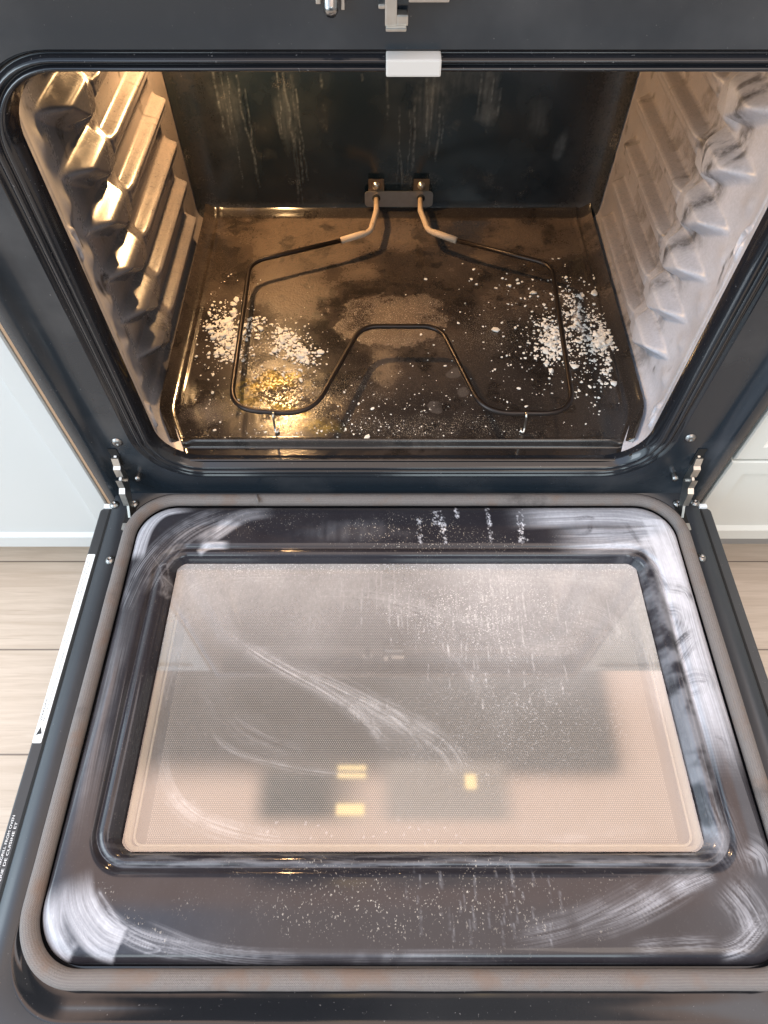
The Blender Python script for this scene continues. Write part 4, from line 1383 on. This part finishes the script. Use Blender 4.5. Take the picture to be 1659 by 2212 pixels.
crumb(0, 1070, 716, 0.0060, 'square cream chip lying alone right of the element\'s middle bend', None, 1.25, 0.9)
crumb(1, 692, 761, 0.0052, 'flat white chip standing alone right of the small left-hand crumb heaps', None, 1.3, -0.3)
crumb(2, 511, 652, 0.0056, 'white chunk touching the left outside edge of the element above the left heap', None, 1.1)
crumb(3, 562, 712, 0.0040, 'long rod-shaped white crumb pointing away from the top of the left heap', None, 2.1, -0.9)
crumb(4, 1283, 638, 0.0062, 'curled white flake lying alone above the right-hand heap', None, 1.1)
crumb(5, 1190, 802, 0.0050, 'rounded white chunk just left of the right bar of the element, below the heap', None, 1.2)
crumb(6, 1240, 793, 0.0056, 'large white lump just right of the element\'s right bar, below the heap', None, 1.35, 0.1)
crumb(7, 1325, 829, 0.0050, 'bluish white lump nearest the right wall, lowest of the right-hand crumbs', None, 1.2)
crumb(8, 1150, 637, 0.0048, 'small pair of fused white bits inside the element\'s upper right corner', None, 1.5, 0.3)
crumb(9, 793, 944, 0.0042, 'pale crumb at the very front of the oven floor near the middle', None, 1.2)
crumb(1, 458, 719, 0.0052, 'round white crumb alone to the left of the left-hand heap', None, 1.1)
crumb(2, 650, 822, 0.0036, 'small white crumb alone below the middle left heap, over the painted lamp glint', None, 1.2)

HEAPS = [  # centre, spread px, number of single crumbs, label
    ((489, 722), (22, 26), 46, 'white crumb heaped under the left bar of the element', 'crumbs in the left heap'),
    ((612, 735), (17, 16), 18, 'white crumb in the small heap right of the left heap', 'crumbs in the small middle left heap'),
    ((652, 770), (17, 15), 20, 'white crumb in the small heap beside the lone flat chip', 'crumbs in the small lower left heap'),
    ((1192, 742), (17, 26), 44, 'white crumb heaped under the right bar of the element', 'crumbs in the right heap'),
    ((1302, 738), (20, 16), 34, 'white crumb heaped nearest the right wall of the oven', 'crumbs in the far right heap'),
    ((1245, 700), (16, 45), 30, 'white crumb strewn between the two right-hand heaps', 'crumbs between the right heaps'),
]
g = np.random.default_rng(55)
for (cx, cy), (sx, sy), n, lab, grp in HEAPS:
    for i in range(n):
        X_, Y_ = g.normal(cx, sx * 0.8), g.normal(cy, sy * 0.8)
        o = crumb(int(g.integers(10)), X_, Y_, float(np.clip(g.lognormal(-5.75, 0.33), 0.0016, 0.0062)), lab, grp, float(g.uniform(0.9, 1.5)))
        dn = math.hypot((X_ - cx) / sx, (Y_ - cy) / sy)
        if dn < 0.6:
            o.location.z += 0.0022 * (1 - dn)


def crumb_scatter(name, label, clusters, seed):
    g = np.random.default_rng(seed)
    V, F = [], []
    for (cx, cy), (sx, sy), n, r0 in clusters:
        for i in range(n):
            X_, Y_ = g.normal(cx, sx), g.normal(cy, sy)
            p = at(X_, Y_, ZF + 0.001)
            if not (-0.288 < p[0] < 0.288 and 0.036 < p[1] < 0.49):
                continue
            r = float(np.clip(r0 * g.lognormal(0, 0.62), 0.0003, 0.0026))
            sv, sf = SHAPES[int(g.integers(10))]
            a = g.uniform(0, 6.3); ca, sa = math.cos(a), math.sin(a)
            n0 = len(V)
            st_ = g.uniform(0.8, 1.5)
            zz0 = floor_z(p[0], p[1]) + r * 0.3
            for q in sv:
                qx, qy = q[0] * st_, q[1]
                V.append((p[0] + r * (qx * ca - qy * sa), p[1] + r * (qx * sa + qy * ca), zz0 + r * q[2]))
            F += [[j + n0 for j in q] for q in sf]
    o = mesh(name, V, F, M_CRUMB, None, smooth=False)
    o['label'] = label
    o['category'] = 'crumbs'
    o['kind'] = 'stuff'
    return o


crumb_scatter('crumb_dust', 'fine white crumbs strewn over the left half of the oven floor',
              [((489, 722), (15, 20), 230, .0015), ((612, 735), (12, 12), 90, .0014), ((652, 770), (12, 12), 90, .0014), ((545, 702), (16, 9), 60, .0013), ((505, 768), (20, 10), 60, .0012), ((470, 690), (10, 14), 40, .0011), ((495, 730), (34, 34), 180, .0012), ((480, 720), (45, 70), 170, .0010), ((612, 738), (22, 20), 120, .0011), ((650, 770), (24, 22), 120, .0011),
               ((600, 770), (80, 60), 160, .0008), ((560, 800), (110, 80), 140, .0006), ((720, 900), (120, 30), 150, .0005), ((640, 930), (150, 14), 90, .0006)], 61)
crumb_scatter('crumb_dust', 'fine white crumbs strewn over the right half of the oven floor',
              [((1192, 742), (13, 22), 230, .0015), ((1302, 738), (16, 14), 200, .0015), ((1228, 662), (12, 22), 70, .0013), ((1285, 692), (18, 9), 50, .0012), ((1312, 800), (9, 20), 40, .0013), ((1175, 700), (26, 9), 50, .0011), ((1195, 735), (30, 30), 120, .0012), ((1300, 735), (26, 38), 230, .0013), ((1250, 720), (40, 60), 260, .0010), ((1160, 700), (70, 70), 150, .0011),
               ((1290, 800), (30, 50), 80, .0012), ((1150, 780), (90, 70), 110, .0008), ((1080, 650), (110, 60), 70, .0009), ((950, 900), (150, 35), 150, .0004), ((860, 860), (100, 70), 90, .0005), ((1200, 560), (60, 60), 22, .0013)], 62)
